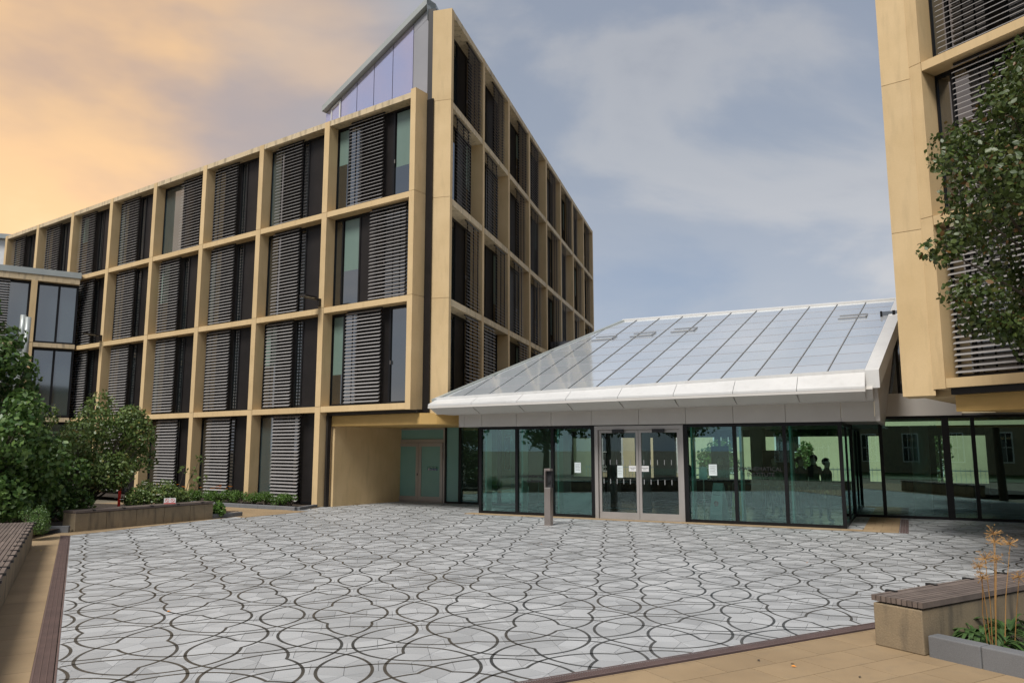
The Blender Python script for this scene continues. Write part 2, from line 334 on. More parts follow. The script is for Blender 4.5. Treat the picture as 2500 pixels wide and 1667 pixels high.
def build_tiles():
    rh = penrose(complex(-1.654, 8.026), EDGE, .18)
    proto = {}
    for t in (0, 1):                       # prototype in a local frame: A at origin, axis A -> A2 along +x
        h = math.radians(18) if t == 0 else math.radians(54)
        A, B, C = 0j, cmath.rect(EDGE, h), cmath.rect(EDGE, -h); A2 = B + C
        rg = shrink([A, C, A2, B], .0022)
        tm = MB().prism([(p.real, p.imag, -.02) for p in rg], [(p.real, p.imag, 0) for p in rg]).mesh('tile', 'granite')
        ib = MB()
        for a in tile_arcs(t, A, B, A2, C): band(ib, a)
        proto[t] = (tm, ib.mesh('steel_inlay', 'inlay'))
    big, rest = [], []
    for r in rh:
        t, A, B, A2, C = r; c = (A + A2) / 2
        if not inside(c.real, c.imag, -.35): continue
        lx, ly = c.real + .99, c.imag - 24.6; ps, py = lx * PV.c + ly * PV.s, -lx * PV.s + ly * PV.c
        if py > .8 and -.2 < ps < 10.2: continue
        u = c.real / c.imag
        full = all(inside(p.real, p.imag, .0) for p in (A, B, A2, C))
        vis = abs(u) < .66 and c.imag > 6.7 and not (c.real > 3.6 and c.imag < 10.2 and c.real > (c.imag - 6.7) * 1.35)
        if full and vis: big.append((c.imag, r))
        else: rest.append(r)
    big.sort(key=lambda k: k[0])
    for k, (d, (t, A, B, A2, C)) in enumerate(big):
        if k >= 300: rest.append((t, A, B, A2, C)); continue
        flip = ((B - A) / (A2 - A)).imag < 0
        m = Matrix.Translation((A.real, A.imag, 0)) @ Matrix.Rotation(cmath.phase(A2 - A), 4, 'Z')
        if flip: m = m @ Matrix.Rotation(math.pi, 4, 'X') if False else m @ Matrix.Diagonal((1, -1, 1, 1))
        o = inst('tile', proto[t][0], plaza, m); i = inst('steel_inlay', proto[t][1], o, Matrix.Identity(4)); i.matrix_basis = Matrix.Identity(4)
    tb, ib = MB(), MB()
    for t, A, B, A2, C in rest:
        rg = [A, B, A2, C]
        if ((A2 - A).conjugate() * (B - A)).imag > 0: rg = [A, C, A2, B]
        rg = shrink(rg, .0022)
        full = all(inside(p.real, p.imag) for p in rg)
        pl = [(p.real, p.imag) for p in rg] if full else clip([(p.real, p.imag) for p in rg], PEDGES)
        if len(pl) >= 3: tb.prism([(x, y, -.02) for x, y in pl], [(x, y, 0) for x, y in pl])
        for a in tile_arcs(t, A, B, A2, C):
            seg = [p for p in a if inside(p.real, p.imag, .0)]
            if len(seg) > 1: band(ib, seg)
    tag(tb.build('tile_field', 'granite', plaza), None, kind='stuff'); tag(ib.build('inlay_field', 'inlay', plaza), None, kind='stuff')
build_tiles()

# sandstone paving: left strip beside the bench, right foreground, edging strips
def slabs(name, label, F, x0, x1, y0, y1, lx, ly, edges=None, z=.0, stagger=True):
    base = MB(); bp = [F(x0, y0, -.03)[:2], F(x1, y0, -.03)[:2], F(x1, y1, -.03)[:2], F(x0, y1, -.03)[:2]]
    if edges: bp = clip(bp, edges)
    base.poly([(a, b, z - .012) for a, b in bp]); bo = base.build(name, 'joint'); tag(bo, label, kind='structure')
    shared = MB().box(W, .003, lx - .003, .003, ly - .003, -.03, 0).mesh('slab', 'sandstone')
    j = 0; y = y0; n = 0
    while y < y1 - 1e-6:
        x = x0 - (lx * .45 if (stagger and j % 2) else 0)
        while x < x1 - 1e-6:
            pl = [(max(x, x0) + .003, y + .003), (min(x + lx, x1) - .003, y + .003), (min(x + lx, x1) - .003, min(y + ly, y1) - .003), (max(x, x0) + .003, min(y + ly, y1) - .003)]
            pw = [F(a, b)[:2] for a, b in pl]; q = clip(pw, edges) if edges else pw
            whole = len(q) == 4 and abs(pl[1][0] - pl[0][0] - lx + .006) < 1e-4 and abs(pl[2][1] - pl[1][1] - ly + .006) < 1e-4 and all(abs(a[0] - b[0]) + abs(a[1] - b[1]) < 1e-6 for a, b in zip(sorted(q), sorted(pw)))
            if whole:
                inst('slab', shared, bo, Matrix.Translation((*F(x, y)[:2], z)) @ Matrix.Rotation(R(F.deg), 4, 'Z')); n += 1
            elif len(q) >= 3 and n < 290:
                MB().prism([(a, b, z - .03) for a, b in q], [(a, b, z) for a, b in q]).build('slab', 'sandstone', bo); n += 1
            x += lx
        y += ly; j += 1
    return bo
DL = Fr(-10.40, 18.34, math.degrees(math.atan2(-11.37, 6.35)))       # left drain: x runs from the far end towards the camera, y to the right
DR = Fr(.17, 6.97, 29.0)                                                # right drain: x runs right and away, y to the plaza side
slabs('sandstone_strip', 'narrow tan sandstone paving between the long slatted bench and the drain', DL, -.6, 13.4, -1.35, -.10, .75, .626)
slabs('sandstone_paving', 'tan sandstone paving slabs in the right foreground', DR, -4.2, 8.5, -5.2, -.13, .62, .42)
E1 = Fr(-10.55, 18.55, math.degrees(math.atan2(8.45, 3.6)))             # edging along the far left border
slabs('sandstone_edging', 'thin tan sandstone edging under the concrete planter seat', E1, -.1, 9.2, -.30, .5, .8, .8, z=.005, stagger=False)
slabs('pavilion_plinth', 'tan stone strip along the foot of the glass pavilion', PV, -.35, 10.95, -.42, .0, .9, .42, z=.012, stagger=False)
slabs('recess_paving', 'tan stone paving in the corner between the pavilion and the right wing', PV, 10.95, 11.75, -.42, 4.0, .4, .63, z=.012)
slabs('garden_path', 'tan sandstone path between the two flower beds', Fr(-8.0, 24.6, 150), -.9, 8.5, -1.3, 1.25, .7, .51, z=.006)
def drain(name, label, F, x0, x1, w):
    t = thing(name, F(x0, 0), label, 'drain')
    mb = MB(); mb.box(F, x0, x1, -w / 2, -w / 2 + .018, -.03, .004); mb.box(F, x0, x1, w / 2 - .018, w / 2, -.03, .004); mb.build('channel_edge', 'drain', t)
    part('channel_bed', 'ink', t, F, (x0, x1, -w / 2 + .018, w / 2 - .018, -.035, -.02))
    g = MB(); x = x0
    while x < x1:
        for k in range(3): a = -w / 2 + .02 + k * (w - .04) / 3; g.box(F, x, x + .016, a, a + (w - .04) / 3 - .008, -.02, .002)
        x += .026
    for k in (1, 2): a = -w / 2 + .02 + k * (w - .04) / 3 - .006; g.box(F, x0, x1, a - .003, a + .003, -.02, .0025)
    tag(g.build('grating', 'drain', t), None, kind='stuff')
drain('drain_channel', 'long dark slotted drain along the left edge of the plaza', DL, -.05, 13.4, .20)
drain('drain_channel', 'dark slotted drain crossing the right foreground', DR, -1.9, 9.5, .17)
drain('drain_channel', 'short dark drain in the corner beside the pavilion', Fr(*PV(11.85, -.42)[:2], 62.9), 0, 4.2, .22)

# ------------------------------------------------------------------ facade kit
SLATS = {}
def slat_mesh(w, mat):
    k = (round(w, 2), mat)
    if k not in SLATS:
        mb = MB(); d, h, th = .085, .062, .006       # blade falls outwards
        mb.hexa([(0, -d / 2, -h / 2), (w, -d / 2, -h / 2), (w, d / 2, h / 2), (0, d / 2, h / 2), (0, -d / 2, -h / 2 + th), (w, -d / 2, -h / 2 + th), (w, d / 2, h / 2 + th), (0, d / 2, h / 2 + th)])
        SLATS[k] = (mb.mesh('slat', mat), mb)
    return SLATS[k]
def louvre(root, F, x0, w, z0, z1, y=.22, single=False, mat='slat'):
    me, mb = slat_mesh(w, mat)
    p = MB()
    for a in (.16, .62, .97): p.box(F, x0 + w * a - .012, x0 + w * a + .012, y + .05, y + .085, z0 - .03, z1 + .02)
    p.box(F, x0, x0 + w, y + .05, y + .09, z1 + .0, z1 + .04); p.box(F, x0, x0 + w, y + .05, y + .09, z0 - .06, z0 - .02)
    po = p.build('louvre_panel', 'brown_metal', root)
    n = int((z1 - z0) / .122); st = (z1 - z0) / n; rot = Matrix.Rotation(R(F.deg), 4, 'Z')
    if single:
        for k in range(n): inst('slat', me, po, Matrix.Translation(F(x0, y, z0 + st * (k + .5))) @ rot)
    else:
        s = MB()
        for k in range(n):
            s.hexa([F(x0 + a, y + b, z0 + st * (k + .5) + c) for a, b, c in mb.v])
        tag(s.build('slats', mat, po), None, kind='stuff')
def window(root, F, x0, x1, z0, z1, y, kinds):
    """dark frame with vertical strips; kinds: list of (width share, 'p' pane | 'b' pane with blind | 's' spandrel)"""
    fr = MB(); fr.box(F, x0, x1, y + .06, y + .12, z0, z1)
    tot = sum(k[0] for k in kinds); x = x0; edges = [x0]
    for k in kinds: x += (x1 - x0) * k[0] / tot; edges.append(x)
    for e in edges: a = max(x0, e - .035); b = min(x1, e + .035); fr.box(F, a, b, y - .02, y + .06, z0, z1)
    fr.box(F, x0, x1, y - .015, y + .055, z1 - .09, z1 - .002); fr.box(F, x0, x1, y - .015, y + .055, z0 + .002, z0 + .08)
    fo = fr.build('window', 'black_frame', root)
    for (wd, kd), a, b in zip(kinds, edges, edges[1:]):
        a += .036; b -= .036
        if kd == 's': part('spandrel', 'spandrel', fo, F, (a, b, y + .005, y + .058, z0 + .081, z1 - .091))
        elif kd == 'b':
            h = z0 + (z1 - z0) * random.uniform(.3, .62)
            part('pane', 'pane_dark', fo, F, (a, b, y + .02, y + .058, z0 + .081, h - .002))
            part('blind', 'blind', fo, F, (a + .05, b - .03, y + .024, y + .056, h, z1 - .12))
            part('blind_box', 'black_frame', fo, F, (a, b, y + .03, y + .057, h - .001, z1 - .092))
        elif kd == 't': part('pane', 'pane_teal', fo, F, (a, b, y + .02, y + .058, z0 + .081, z1 - .091))
        else: part('pane', 'pane_dark', fo, F, (a, b, y + .02, y + .058, z0 + .081, z1 - .091))
    part('handle', 'steel', fo, F, (edges[-2] + .045, edges[-2] + .065, y - .05, y - .021, z0 + (z1 - z0) * .4, z0 + (z1 - z0) * .4 + .13))

# ------------------------------------------------------------------ left building
LB = thing('office_building', FL(-8, 3), 'five storey tan concrete office building with dark louvres and sharp corner', 'building')
ZL = [0, 3.47, 7.0, 10.54, 14.03]; DEP = .5; CW = .27; PIT = 3.84
def colbox(F, x0, x1, z0, z1, mat='concrete', y1=DEP): return part('column', mat, LB, F, (x0, x1, 0, y1, z0 + .006, z1 - .006))
def beambox(F, x0, x1, zt, mat='concrete', th=.20):
    o = MB(); o.box(F, x0 + .006, x1 - .006, .012, DEP, zt - th, zt); return o.build('beam', mat, LB)
SING = {(0, 0), (1, 0), (2, 0), (0, 1), (0, 2), (0, 3), (1, 1), (1, 2)}
OFF = {(0, 3): .57, (1, 3): .35, (2, 3): 1.68, (3, 3): .48, (4, 3): .28, (5, 3): .44, (6, 3): .2, (0, 2): .57, (1, 2): .37, (2, 2): .30, (0, 0): 1.0, (1, 0): .67, (2, 0): .86}
for k in range(8):
    xr = -PIT * k
    for i in range(4):
        if k == 7 and i < 3: continue
        colbox(FL, xr - CW, xr, ZL[i], ZL[i + 1])
for k in range(7):
    a, b = -PIT * (k + 1), -PIT * k - CW
    for i in range(4):
        if k >= 5 and i < 3: continue
        beambox(FL, a, b, ZL[i + 1], 'concrete_edge' if i == 3 else 'concrete')
        z0, z1 = ZL[i] + (.02 if i else .05), ZL[i + 1] - .20
        off = OFF.get((k, i), .35 + .25 * random.random())
        louvre(LB, FL, a + off, 1.52, z0 + .05, z1 - .05, single=(k, i) in SING)
        kd = [(.9, 'b' if (k * 3 + i) % 7 == 1 else 't' if (k + i) % 3 == 0 else 'p'), (1.25, 's'), (.42, 'p'), (.95, 's'), (.55, 'p')] if (k, i) != (2, 3) else [(1.5, 't'), (2, 's')]
        window(LB, FL, a, b, z0, z1, DEP - .06, kd)
# corner bay (cantilevered above the recess)
CX0, CX1 = 4.04, 4.27
for i in (1, 2, 3):
    z0, z1 = ZL[i] + .02, ZL[i + 1] - .2
    o = MB(); o.box(FL, CX0, CX1, 0, .60, ZL[i] - (.22 if i == 1 else 0) + .006, ZL[i + 1] - .006 + (.12 if i == 3 else 0)); o.build('column', 'concrete', LB)
    beambox(FL, 0, CX0, ZL[i + 1], 'concrete_edge' if i == 3 else 'concrete')
    window(LB, FL, 0, CX0, z0, z1, DEP - .06, [(.5, 'b' if i != 2 else 'b'), (.55, 'p'), (1.25, 's'), (.9, 'b' if i != 1 else 'p')] if i != 2 else [(.35, 'p'), (.75, 'b'), (1.0, 's'), (1.3, 'p')])
    louvre(LB, FL, {1: .95, 2: 2.03, 3: .86}[i], 1.7, z0 + .05, z1 - .05, single=True)
beambox(FL, 0, CX0, ZL[1], 'concrete', .2)
# recess under the corner
part('shadow_gap', 'brown_metal', LB, FL, (.02, 4.3, .3, 2.0, 3.16, 3.262), (.06, .16, .25, .40, .0, 3.16))
o = MB(); o.prism([FL(.16, .42, 2.79), FL(4.35, .42, 2.79), FL(4.75, .75, 2.79), FL(5.6, 1.9, 2.79), FL(5.6, 4.6, 2.79), FL(.16, 4.6, 2.79)], [FL(.16, .42, 3.15), FL(4.35, .42, 3.15), FL(4.75, .75, 3.15), FL(5.6, 1.9, 3.15), FL(5.6, 4.6, 3.15), FL(.16, 4.6, 3.15)]); o.build('soffit_beam', 'ochre', LB)
part('recess_wall', 'concrete', LB, FL, (-.1, .24, .5, 4.2, -.02, 2.785))
# core mass behind the glass
def cross(F1, y1, F2, y2):               # where the line y=y1 of one frame meets y=y2 of the other
    p, q = F1(0, y1), F2(0, y2); d1 = (F1.c, F1.s); d2 = (F2.c, F2.s); den = d1[0] * d2[1] - d1[1] * d2[0]
    t = ((q[0] - p[0]) * d2[1] - (q[1] - p[1]) * d2[0]) / den; return (p[0] + d1[0] * t, p[1] + d1[1] * t)
cx_ = cross(FL, DEP + .07, FR, .62)
def ring(pts, z): return [(p[0], p[1], z) for p in pts]
wedge = [FL(-27.1, DEP + .07), cx_, FR(28.6, .62), FR(28.6, 9), FL(-27.1, 10)]
MB().prism(ring(wedge, 3.17), ring(wedge, 13.9)).build('core', 'spandrel', LB)
up = [cross(FL, 1.0, FR, .62), FR(28.6, .62), FR(28.6, 9), FL(-1.1, 9), FL(-1.1, 1.0)]
MB().prism(ring(up, 13.9), ring(up, 14.7)).build('attic_core', 'spandrel', LB)
thin = [cross(FL, 1.0, FR, .62), FR(28.6, .62), FR(28.6, 3.2), cross(FL, 1.0, FR, 3.2)]
MB().prism(ring(thin, 14.7), ring(thin, 16.9)).build('attic_core', 'spandrel', LB)
base = [FL(-27.1, DEP + .07), FL(-.06, DEP + .07), FL(-.06, 10), FL(-27.1, 10)]
MB().prism(ring(base, -.05), ring(base, 3.17)).build('core', 'spandrel', LB)
# attic glass gable
gx = [-1.18, -.88, -.32, .53, 1.42, 2.37, 3.37, 4.09]
def gz(x): return 14.98 + (x + 1.18) * (17.56 - 14.98) / (4.14 + 1.18)
def gpoly(name, mat, x0, x1, y0, y1, zb, dz0, parent=LB):
    mb = MB(); mb.hexa([FL(x0, y0, zb), FL(x1, y0, zb), FL(x1, y1, zb), FL(x0, y1, zb), FL(x0, y0, gz(x0) + dz0), FL(x1, y0, gz(x1) + dz0), FL(x1, y1, gz(x1) + dz0), FL(x0, y1, gz(x0) + dz0)]); return mb.build(name, mat, parent)
ga = gpoly('gable', 'brown_metal', -1.18, 4.14, .86, .95, 13.9, -.03)
for a, b in zip(gx, gx[1:]):
    if b == 4.09:
        gpoly('grey_cladding', 'grey_panel', a + .02, b, .80, .858, 14.0, -.42, ga)
        mb = MB(); mb.hexa([FL(a + .02, .8, gz(a) - .40), FL(b, .8, gz(b) - .40), FL(b, .858, gz(b) - .40), FL(a + .02, .858, gz(a) - .40), FL(a + .02, .8, gz(a) - .06), FL(b, .8, gz(b) - .06), FL(b, .858, gz(b) - .06), FL(a + .02, .858, gz(a) - .06)]); mb.build('grey_cladding', 'grey_panel', ga)
    else: gpoly('pane', 'attic_glass', a + .015, b - .015, .81, .858, 14.0, -.06, ga)
mb = MB(); mb.hexa([FL(x, y, z) for x, y, z in ((-.86, .78, 14.05), (-.82, .78, 14.05), (-.82, .81, 14.05), (-.86, .81, 14.05), (-.86, .78, gz(-.86) - .12), (-.82, .78, gz(-.82) - .12), (-.82, .81, gz(-.82) - .12), (-.86, .81, gz(-.86) - .12))])
mb.hexa([FL(x, y, z) for x, y, z in ((-.40, .78, 14.05), (-.34, .78, 14.05), (-.34, .81, 14.05), (-.40, .81, 14.05), (-.40, .78, gz(-.40) - .12), (-.34, .78, gz(-.34) - .12), (-.34, .81, gz(-.34) - .12), (-.40, .81, gz(-.40) - .12))])
mb.hexa([FL(x, y, z) for x, y, z in ((-.86, .78, gz(-.86) - .18), (-.34, .78, gz(-.34) - .18), (-.34, .81, gz(-.34) - .18), (-.86, .81, gz(-.86) - .18), (-.86, .78, gz(-.86) - .11), (-.34, .78, gz(-.34) - .11), (-.34, .81, gz(-.34) - .11), (-.86, .81, gz(-.86) - .11))])
mb.build('hatch_frame', 'white_panel', ga)
rf = MB(); ap = FL(4.14, .62, gz(4.14) + .22)
rf.hexa([FL(-1.2, .62, gz(-1.2) - .02), FL(4.14, .62, gz(4.14) - .02), FL(4.14, 1.1, gz(4.14) - .02), FL(-1.2, 1.1, gz(-1.2) - .02), FL(-1.2, .62, gz(-1.2) + .20), FL(4.14, .62, gz(4.14) + .22), FL(4.14, 1.1, gz(4.14) + .22), FL(-1.2, 1.1, gz(-1.2) + .20)])
e0 = FL(4.14, .62); e1 = FR(6, 1.2)
rf.hexa([(e0[0], e0[1], gz(4.14) - .02), (*FR(0.2, 1.0)[:2], 17.0), (*FR(9, 1.3)[:2], 17.0), (*FL(4.14, 1.1)[:2], 17.3), (e0[0], e0[1], gz(4.14) + .22), (*FR(0.2, 1.0)[:2], 17.2), (*FR(9, 1.3)[:2], 17.2), (*FL(4.14, 1.1)[:2], gz(4.14) + .22)])
rf.build('roof_coping', 'coping', LB)
rm = MB(); rm.poly([FL(-1.2, 1.1, 14.95), FL(4.1, 1.1, 17.6), (*FR(10, 3)[:2], 17.0), (*FR(10, 12)[:2], 14.5)]); rm.build('roof', 'coping', LB)
# downpipe in the corner notch
dp = MB(); DP = Fr(-2.83, 25.12, -12)
dp.box(DP, -.105, .105, -.02, .16, 2.98, 14.25); dp.box(DP, -.16, .12, .16, .5, 2.98, 17.4); dpo = dp.build('downpipe', 'brown_metal', LB)
part('pipe_collar', 'brown_metal', dpo, DP, *[(-.13, .13, -.045, .1, z, z + .12) for z in (3.6, 6.6, 7.05, 10.1, 10.6, 13.75)])
part('metal_flashing', 'white_panel', LB, FL, (3.45, 4.25, .62, .80, 14.0, 14.06))
# short facade running back
ZR = [2.9, 3.40, 6.93, 10.38, 13.82, 17.17]; RP = 3.565
for k in range(9):
    for i in range(1, 5):
        x0 = RP * k
        mb = MB(); mb.box(FR, x0, x0 + .22, 0, .70 if k == 0 else .55, ZR[i] + .006 - (.3 if i == 1 else 0), ZR[i + 1] - .006); mb.build('column', 'concrete', LB)
for k in range(8):
    a, b = RP * k + .22, RP * (k + 1)
    for i in range(1, 5):
        mb = MB(); mb.box(FR, a + .006, b - .006, .012, .55, ZR[i + 1] - .22, ZR[i + 1]); mb.build('beam', 'concrete_edge', LB)
        z0, z1 = ZR[i] + .02, ZR[i + 1] - .22
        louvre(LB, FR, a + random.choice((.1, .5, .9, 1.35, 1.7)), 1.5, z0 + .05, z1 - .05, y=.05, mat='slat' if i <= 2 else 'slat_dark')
        window(LB, FR, a, b, z0, z1, .5, [(.8, 's'), (.9, 'p'), (1.0, 's'), (.6, 'b' if (k + i) % 3 == 0 else 'p')])
part('parapet_cap', 'coping', LB, FR, (.1, RP * 8 + .2, .05, .5, 17.172, 17.23))
# recess door set, side light
dy = 3.42
DW = thing('double_door', PV(-4.6, dy), 'pale framed double door of frosted green glass in the recess', 'door')
part('door_frame', 'alu', DW, PV, (-5.75, -5.63, dy - .04, dy + .08, 0, 2.79), (-3.53, -3.44, dy - .04, dy + .08, 0, 2.79), (-5.63, -3.53, dy - .04, dy + .08, 2.24, 2.36), (-5.63, -3.53, dy - .04, dy + .08, 2.72, 2.79), (-5.63, -3.53, dy - .06, dy + .08, -.01, .03))
part('transom_pane', 'frost', DW, PV, (-5.63, -3.53, dy, dy + .03, 2.36, 2.72))
for a, b in ((-5.62, -4.63), (-4.62, -3.54)):
    lf = part('door_leaf', 'alu', DW, PV, (a, a + .12, dy - .06, dy + .02, .04, 2.23), (b - .12, b, dy - .06, dy + .02, .04, 2.23), (a + .12, b - .12, dy - .06, dy + .02, 2.09, 2.23), (a + .12, b - .12, dy - .06, dy + .02, .04, .22))
    part('pane', 'frost', lf, PV, (a + .12, b - .12, dy - .03, dy, .22, 2.09))
part('hinge', 'steel', DW, PV, *[(x, x + .03, dy - .085, dy - .06, z, z + .28) for x in (-5.63, -3.56) for z in (1.6, 1.95)])
part('lock', 'ink', DW, PV, (-4.68, -4.65, dy - .075, dy - .06, 1.0, 1.08))
sg = part('fire_exit_sign', 'green_sign', None, PV, (-4.22, -3.78, dy - .037, dy - .031, 1.27, 1.345)); tag(sg, 'small green and blue fire exit sign on the frosted door', 'sign')
part('lower_band', 'blue', sg, PV, (-4.22, -3.78, dy - .0372, dy - .0312, 1.19, 1.269))
text_mesh('lettering', 'Fire exit', .075, 'white', sg, PV, -3.96, dy - .040, 1.283); text_mesh('lettering', 'Keep clear', .068, 'white', sg, PV, -3.96, dy - .040, 1.208)
mb = MB()
for a in range(16):
    t0, t1 = a * math.pi / 8, (a + 1) * math.pi / 8
    mb.poly([PV(-4.16 + r_ * math.cos(t), dy - .040, 1.232 + r_ * math.sin(t)) for r_, t in ((.026, t0), (.036, t0), (.036, t1), (.026, t1))])
mb.poly([PV(-4.19, dy - .0403, 1.252), PV(-4.183, dy - .0403, 1.26), PV(-4.13, dy - .0403, 1.212), PV(-4.137, dy - .0403, 1.204)])
mb.tube([PV(-4.16, dy - .041, 1.285), PV(-4.155, dy - .041, 1.315)], .008, 6); mb.tube([PV(-4.155, dy - .041, 1.328), PV(-4.155, dy - .041, 1.334)], .008, 6); mb.tube([PV(-4.16, dy - .041, 1.29), PV(-4.135, dy - .041, 1.275)], .006, 6); mb.tube([PV(-4.158, dy - .041, 1.305), PV(-4.128, dy - .041, 1.30)], .005, 6)
mb.build('pictogram', 'white', sg)
SLg = thing('glass_screen', PV(-2, 3.3), 'narrow green glass screen between the frosted doors and the pavilion', 'glass screen')
part('frame', 'black_frame', SLg, PV, (-3.43, -3.36, 3.33, 3.45, 0, 2.8), (-2.83, -2.72, 3.33, 3.47, 0, 2.8), (-2.02, -1.92, 3.36, 3.5, 0, 2.8), (-3.36, -2.83, 3.36, 3.44, 0, .07), (-2.72, 0.0, 3.38, 3.46, 0, .07), (-1.2, -1.1, 3.36, 3.5, 0, 2.8))
part('pane', 'frost', SLg, PV, (-3.36, -2.83, 3.38, 3.41, .07, 2.8)); part('pane', 'glass_green', SLg, PV, (-2.72, -2.02, 3.41, 3.43, .07, 2.8)); part('pane', 'glass_green', SLg, PV, (-1.92, -1.2, 3.41, 3.43, .07, 2.8)); part('pane', 'glass_green', SLg, PV, (-1.1, .02, 3.41, 3.43, .07, 2.8))
# wall lamps
for x, z, lb in ((-.2, 7.22, 'flat wall lamp on the column beside the cantilevered corner bay'), (-15.5, 7.2, 'flat wall lamp on the column next to the low wing')):
    l = thing('wall_lamp', FL(x, 0, z), lb, 'lamp', 'wall lamps on the long facade')
    part('bracket', 'brown_metal', l, FL, (x - .07, x + .07, -.10, 0, z - .16, z + .12)); part('arm', 'brown_metal', l, FL, (x - .05, x + .05, -.75, -.10, z + .06, z + .11))
    hd = part('lamp_head', 'brown_metal', l, FL, (x - .16, x + .16, -.80, -.28, z + .09, z + .15)); part('lens', 'lamp_lens', hd, FL, (x - .12, x + .12, -.76, -.34, z + .082, z + .0898))

# ------------------------------------------------------------------ low wing at far left
LW = thing('link_wing', LK(-4, 1), 'lower tan wing with white parapet and big panes at far left', 'building')
part('parapet', 'coping', LW, LK, (-12, .25, -.02, .5, 10.28, 10.56))  # white parapet, greyed: its shadow is put into the colour
part('parapet_soffit', 'concrete_edge', LW, LK, (-12, .2, .02, .7, 9.98, 10.27))
for x in (-1.55, -5.2, -9.0):
    for z0, z1 in ((7.0, 9.98), (3.47, 6.99), (0, 3.46)): part('column', 'concrete', LW, LK, (x - .26, x, .0, .45, z0 + .006, z1 - .006))
for a, b in ((-1.55, .2), (-5.2, -1.81), (-9.0, -5.46)):
    for z in (3.47, 7.0): part('beam', 'concrete_edge', LW, LK, (a + .006, b - .006, .01, .45, z - .2, z))
    for z0, z1 in ((.05, 3.27), (3.5, 6.8), (7.02, 9.97)):
        fr = part('window', 'black_frame', LW, LK, (a, b, .44, .52, z0, z1), (a, a + .1, .34, .44, z0, z1), (b - .1, b, .34, .44, z0, z1), ((a + b) / 2, (a + b) / 2 + .1, .34, .44, z0, z1), (a, b, .35, .44, z0, z0 + .1), (a, b, .35, .44, z1 - .12, z1))
        m2 = (a + b) / 2
        part('pane', 'pane_teal', fr, LK, (a + .1, m2, .40, .438, z0 + .1, z1 - .12)); part('pane', 'pane_teal', fr, LK, (m2 + .1, b - .1, .40, .438, z0 + .1, z1 - .12))
        if a < -4: louvre(LW, LK, a + .85, 1.7, z0 + .05, z1 - .05, y=.12)
part('core', 'spandrel', LW, LK, (-12, 0, .53, 8, -.05, 10.25))
WN = thing('white_block', (-36, 46, 0), 'white rendered building peeping over the far left parapet', 'building')
WF = Fr(-33.5, 48, 20)
part('wall', 'white', WN, WF, (-9, 2.6, 0, 10, 0, 15.4)); part('roof', 'coping', WN, WF, (-9.3, 2.9, -.3, 10, 15.4, 15.7)); part('window', 'pane_dark', WN, WF, (-1.2, .5, -.03, .05, 11.5, 13.8))
pst = thing('equipment_pole', (-18.45, 28.6, 0), 'silver cylindrical cabinet pole rising behind the shrubs at far left', 'pole')
part('mast', 'coping', pst, Fr(-18.45, 28.6, 10), (-.09, .09, -.09, .09, 0, 5.6))
MB().tube([(-18.2, 28.5, 4.6), (-18.2, 28.5, 6.9)], .10, 12).build('clear_tube', 'coping', pst, smooth=True); MB().tube([(-18.45, 28.6, 5.6), (-18.45, 28.6, 7.0)], .10, 10).build('antenna', 'coping', pst, smooth=True)

# ------------------------------------------------------------------ entrance pavilion
PA = thing('entrance_pavilion', PV(5, 3), 'low glass entrance pavilion with sloping reflective glass roof and white eaves', 'pavilion')
def zE(s): return 3.54 + .33 * (s + 1.2) / 12.44
dS = (math.cos(R(22)) * math.sin(R(33)), math.cos(R(22)) * math.cos(R(33)))
def RS(s, l, h=0):
    p = PV(s, -.8); z = zE(s); return (p[0] + l * dS[0], p[1] + l * dS[1], z + (6.87 - z) * l / 8 + h)
def sl_(l): return -1.2 + 3.0 * l / 8
ro = MB(); ro.hexa([RS(-1.2, 0, -.14), RS(11.24, 0, -.14), RS(11.24, 8, -.14), RS(1.8, 8, -.14), RS(-1.2, 0, -.02), RS(11.24, 0, -.02), RS(11.24, 8, -.02), RS(1.8, 8, -.02)]); roof = ro.build('roof', 'roof_seam', PA)
NC, NR = 14, 9
for j in range(NR):
    l0, l1 = 8.0 * j / NR, 8.0 * (j + 1) / NR
    for i in range(NC):
        s0, s1 = -1.2 + 12.44 * i / NC, -1.2 + 12.44 * (i + 1) / NC
        pl = clip([(s0 + .022, l0 + .016), (s1 - .022, l0 + .016), (s1 - .022, l1 - .016), (s0 + .022, l1 - .016)], [(1.8, 8, -1.2, 0)][:0] or [])
        pl = [(s, l) for s, l in pl]
        # cut by the slanted left verge
        out = []
        for k in range(4):
            p, q = pl[k - 1], pl[k]; fp, fq = p[0] - sl_(p[1]) - .05, q[0] - sl_(q[1]) - .05
            if (fp < 0) != (fq < 0): t = fp / (fp - fq); out.append((p[0] + (q[0] - p[0]) * t, p[1] + (q[1] - p[1]) * t))
            if fq >= 0: out.append(q)
        if len(out) >= 3:
            MB().prism([RS(s, l, -.02) for s, l in out], [RS(s, l, .0) for s, l in out]).build('roof_panel', 'roof_glass', roof)
for i in range(1, NC):
    s = -1.2 + 12.44 * i / NC; la = max(0, (s + 1.2) * 8 / 3.0); 
    if s < 1.8: continue
    MB().hexa([RS(s - .012, .0, -.005), RS(s + .012, .0, -.005), RS(s + .012, 8, -.005), RS(s - .012, 8, -.005), RS(s - .012, .0, .022), RS(s + .012, .0, .022), RS(s + .012, 8, .022), RS(s - .012, 8, .022)]).build('seam', 'roof_seam', roof)
for j in range(1, NR):
    l = 8.0 * j / NR; MB().hexa([RS(sl_(l) + .1, l - .012, -.005), RS(11.2, l - .012, -.005), RS(11.2, l + .012, -.005), RS(sl_(l) + .1, l + .012, -.005), RS(sl_(l) + .1, l - .012, .006), RS(11.2, l - .012, .006), RS(11.2, l + .012, .006), RS(sl_(l) + .1, l + .012, .006)]).build('cross_joint', 'grey_panel', roof)
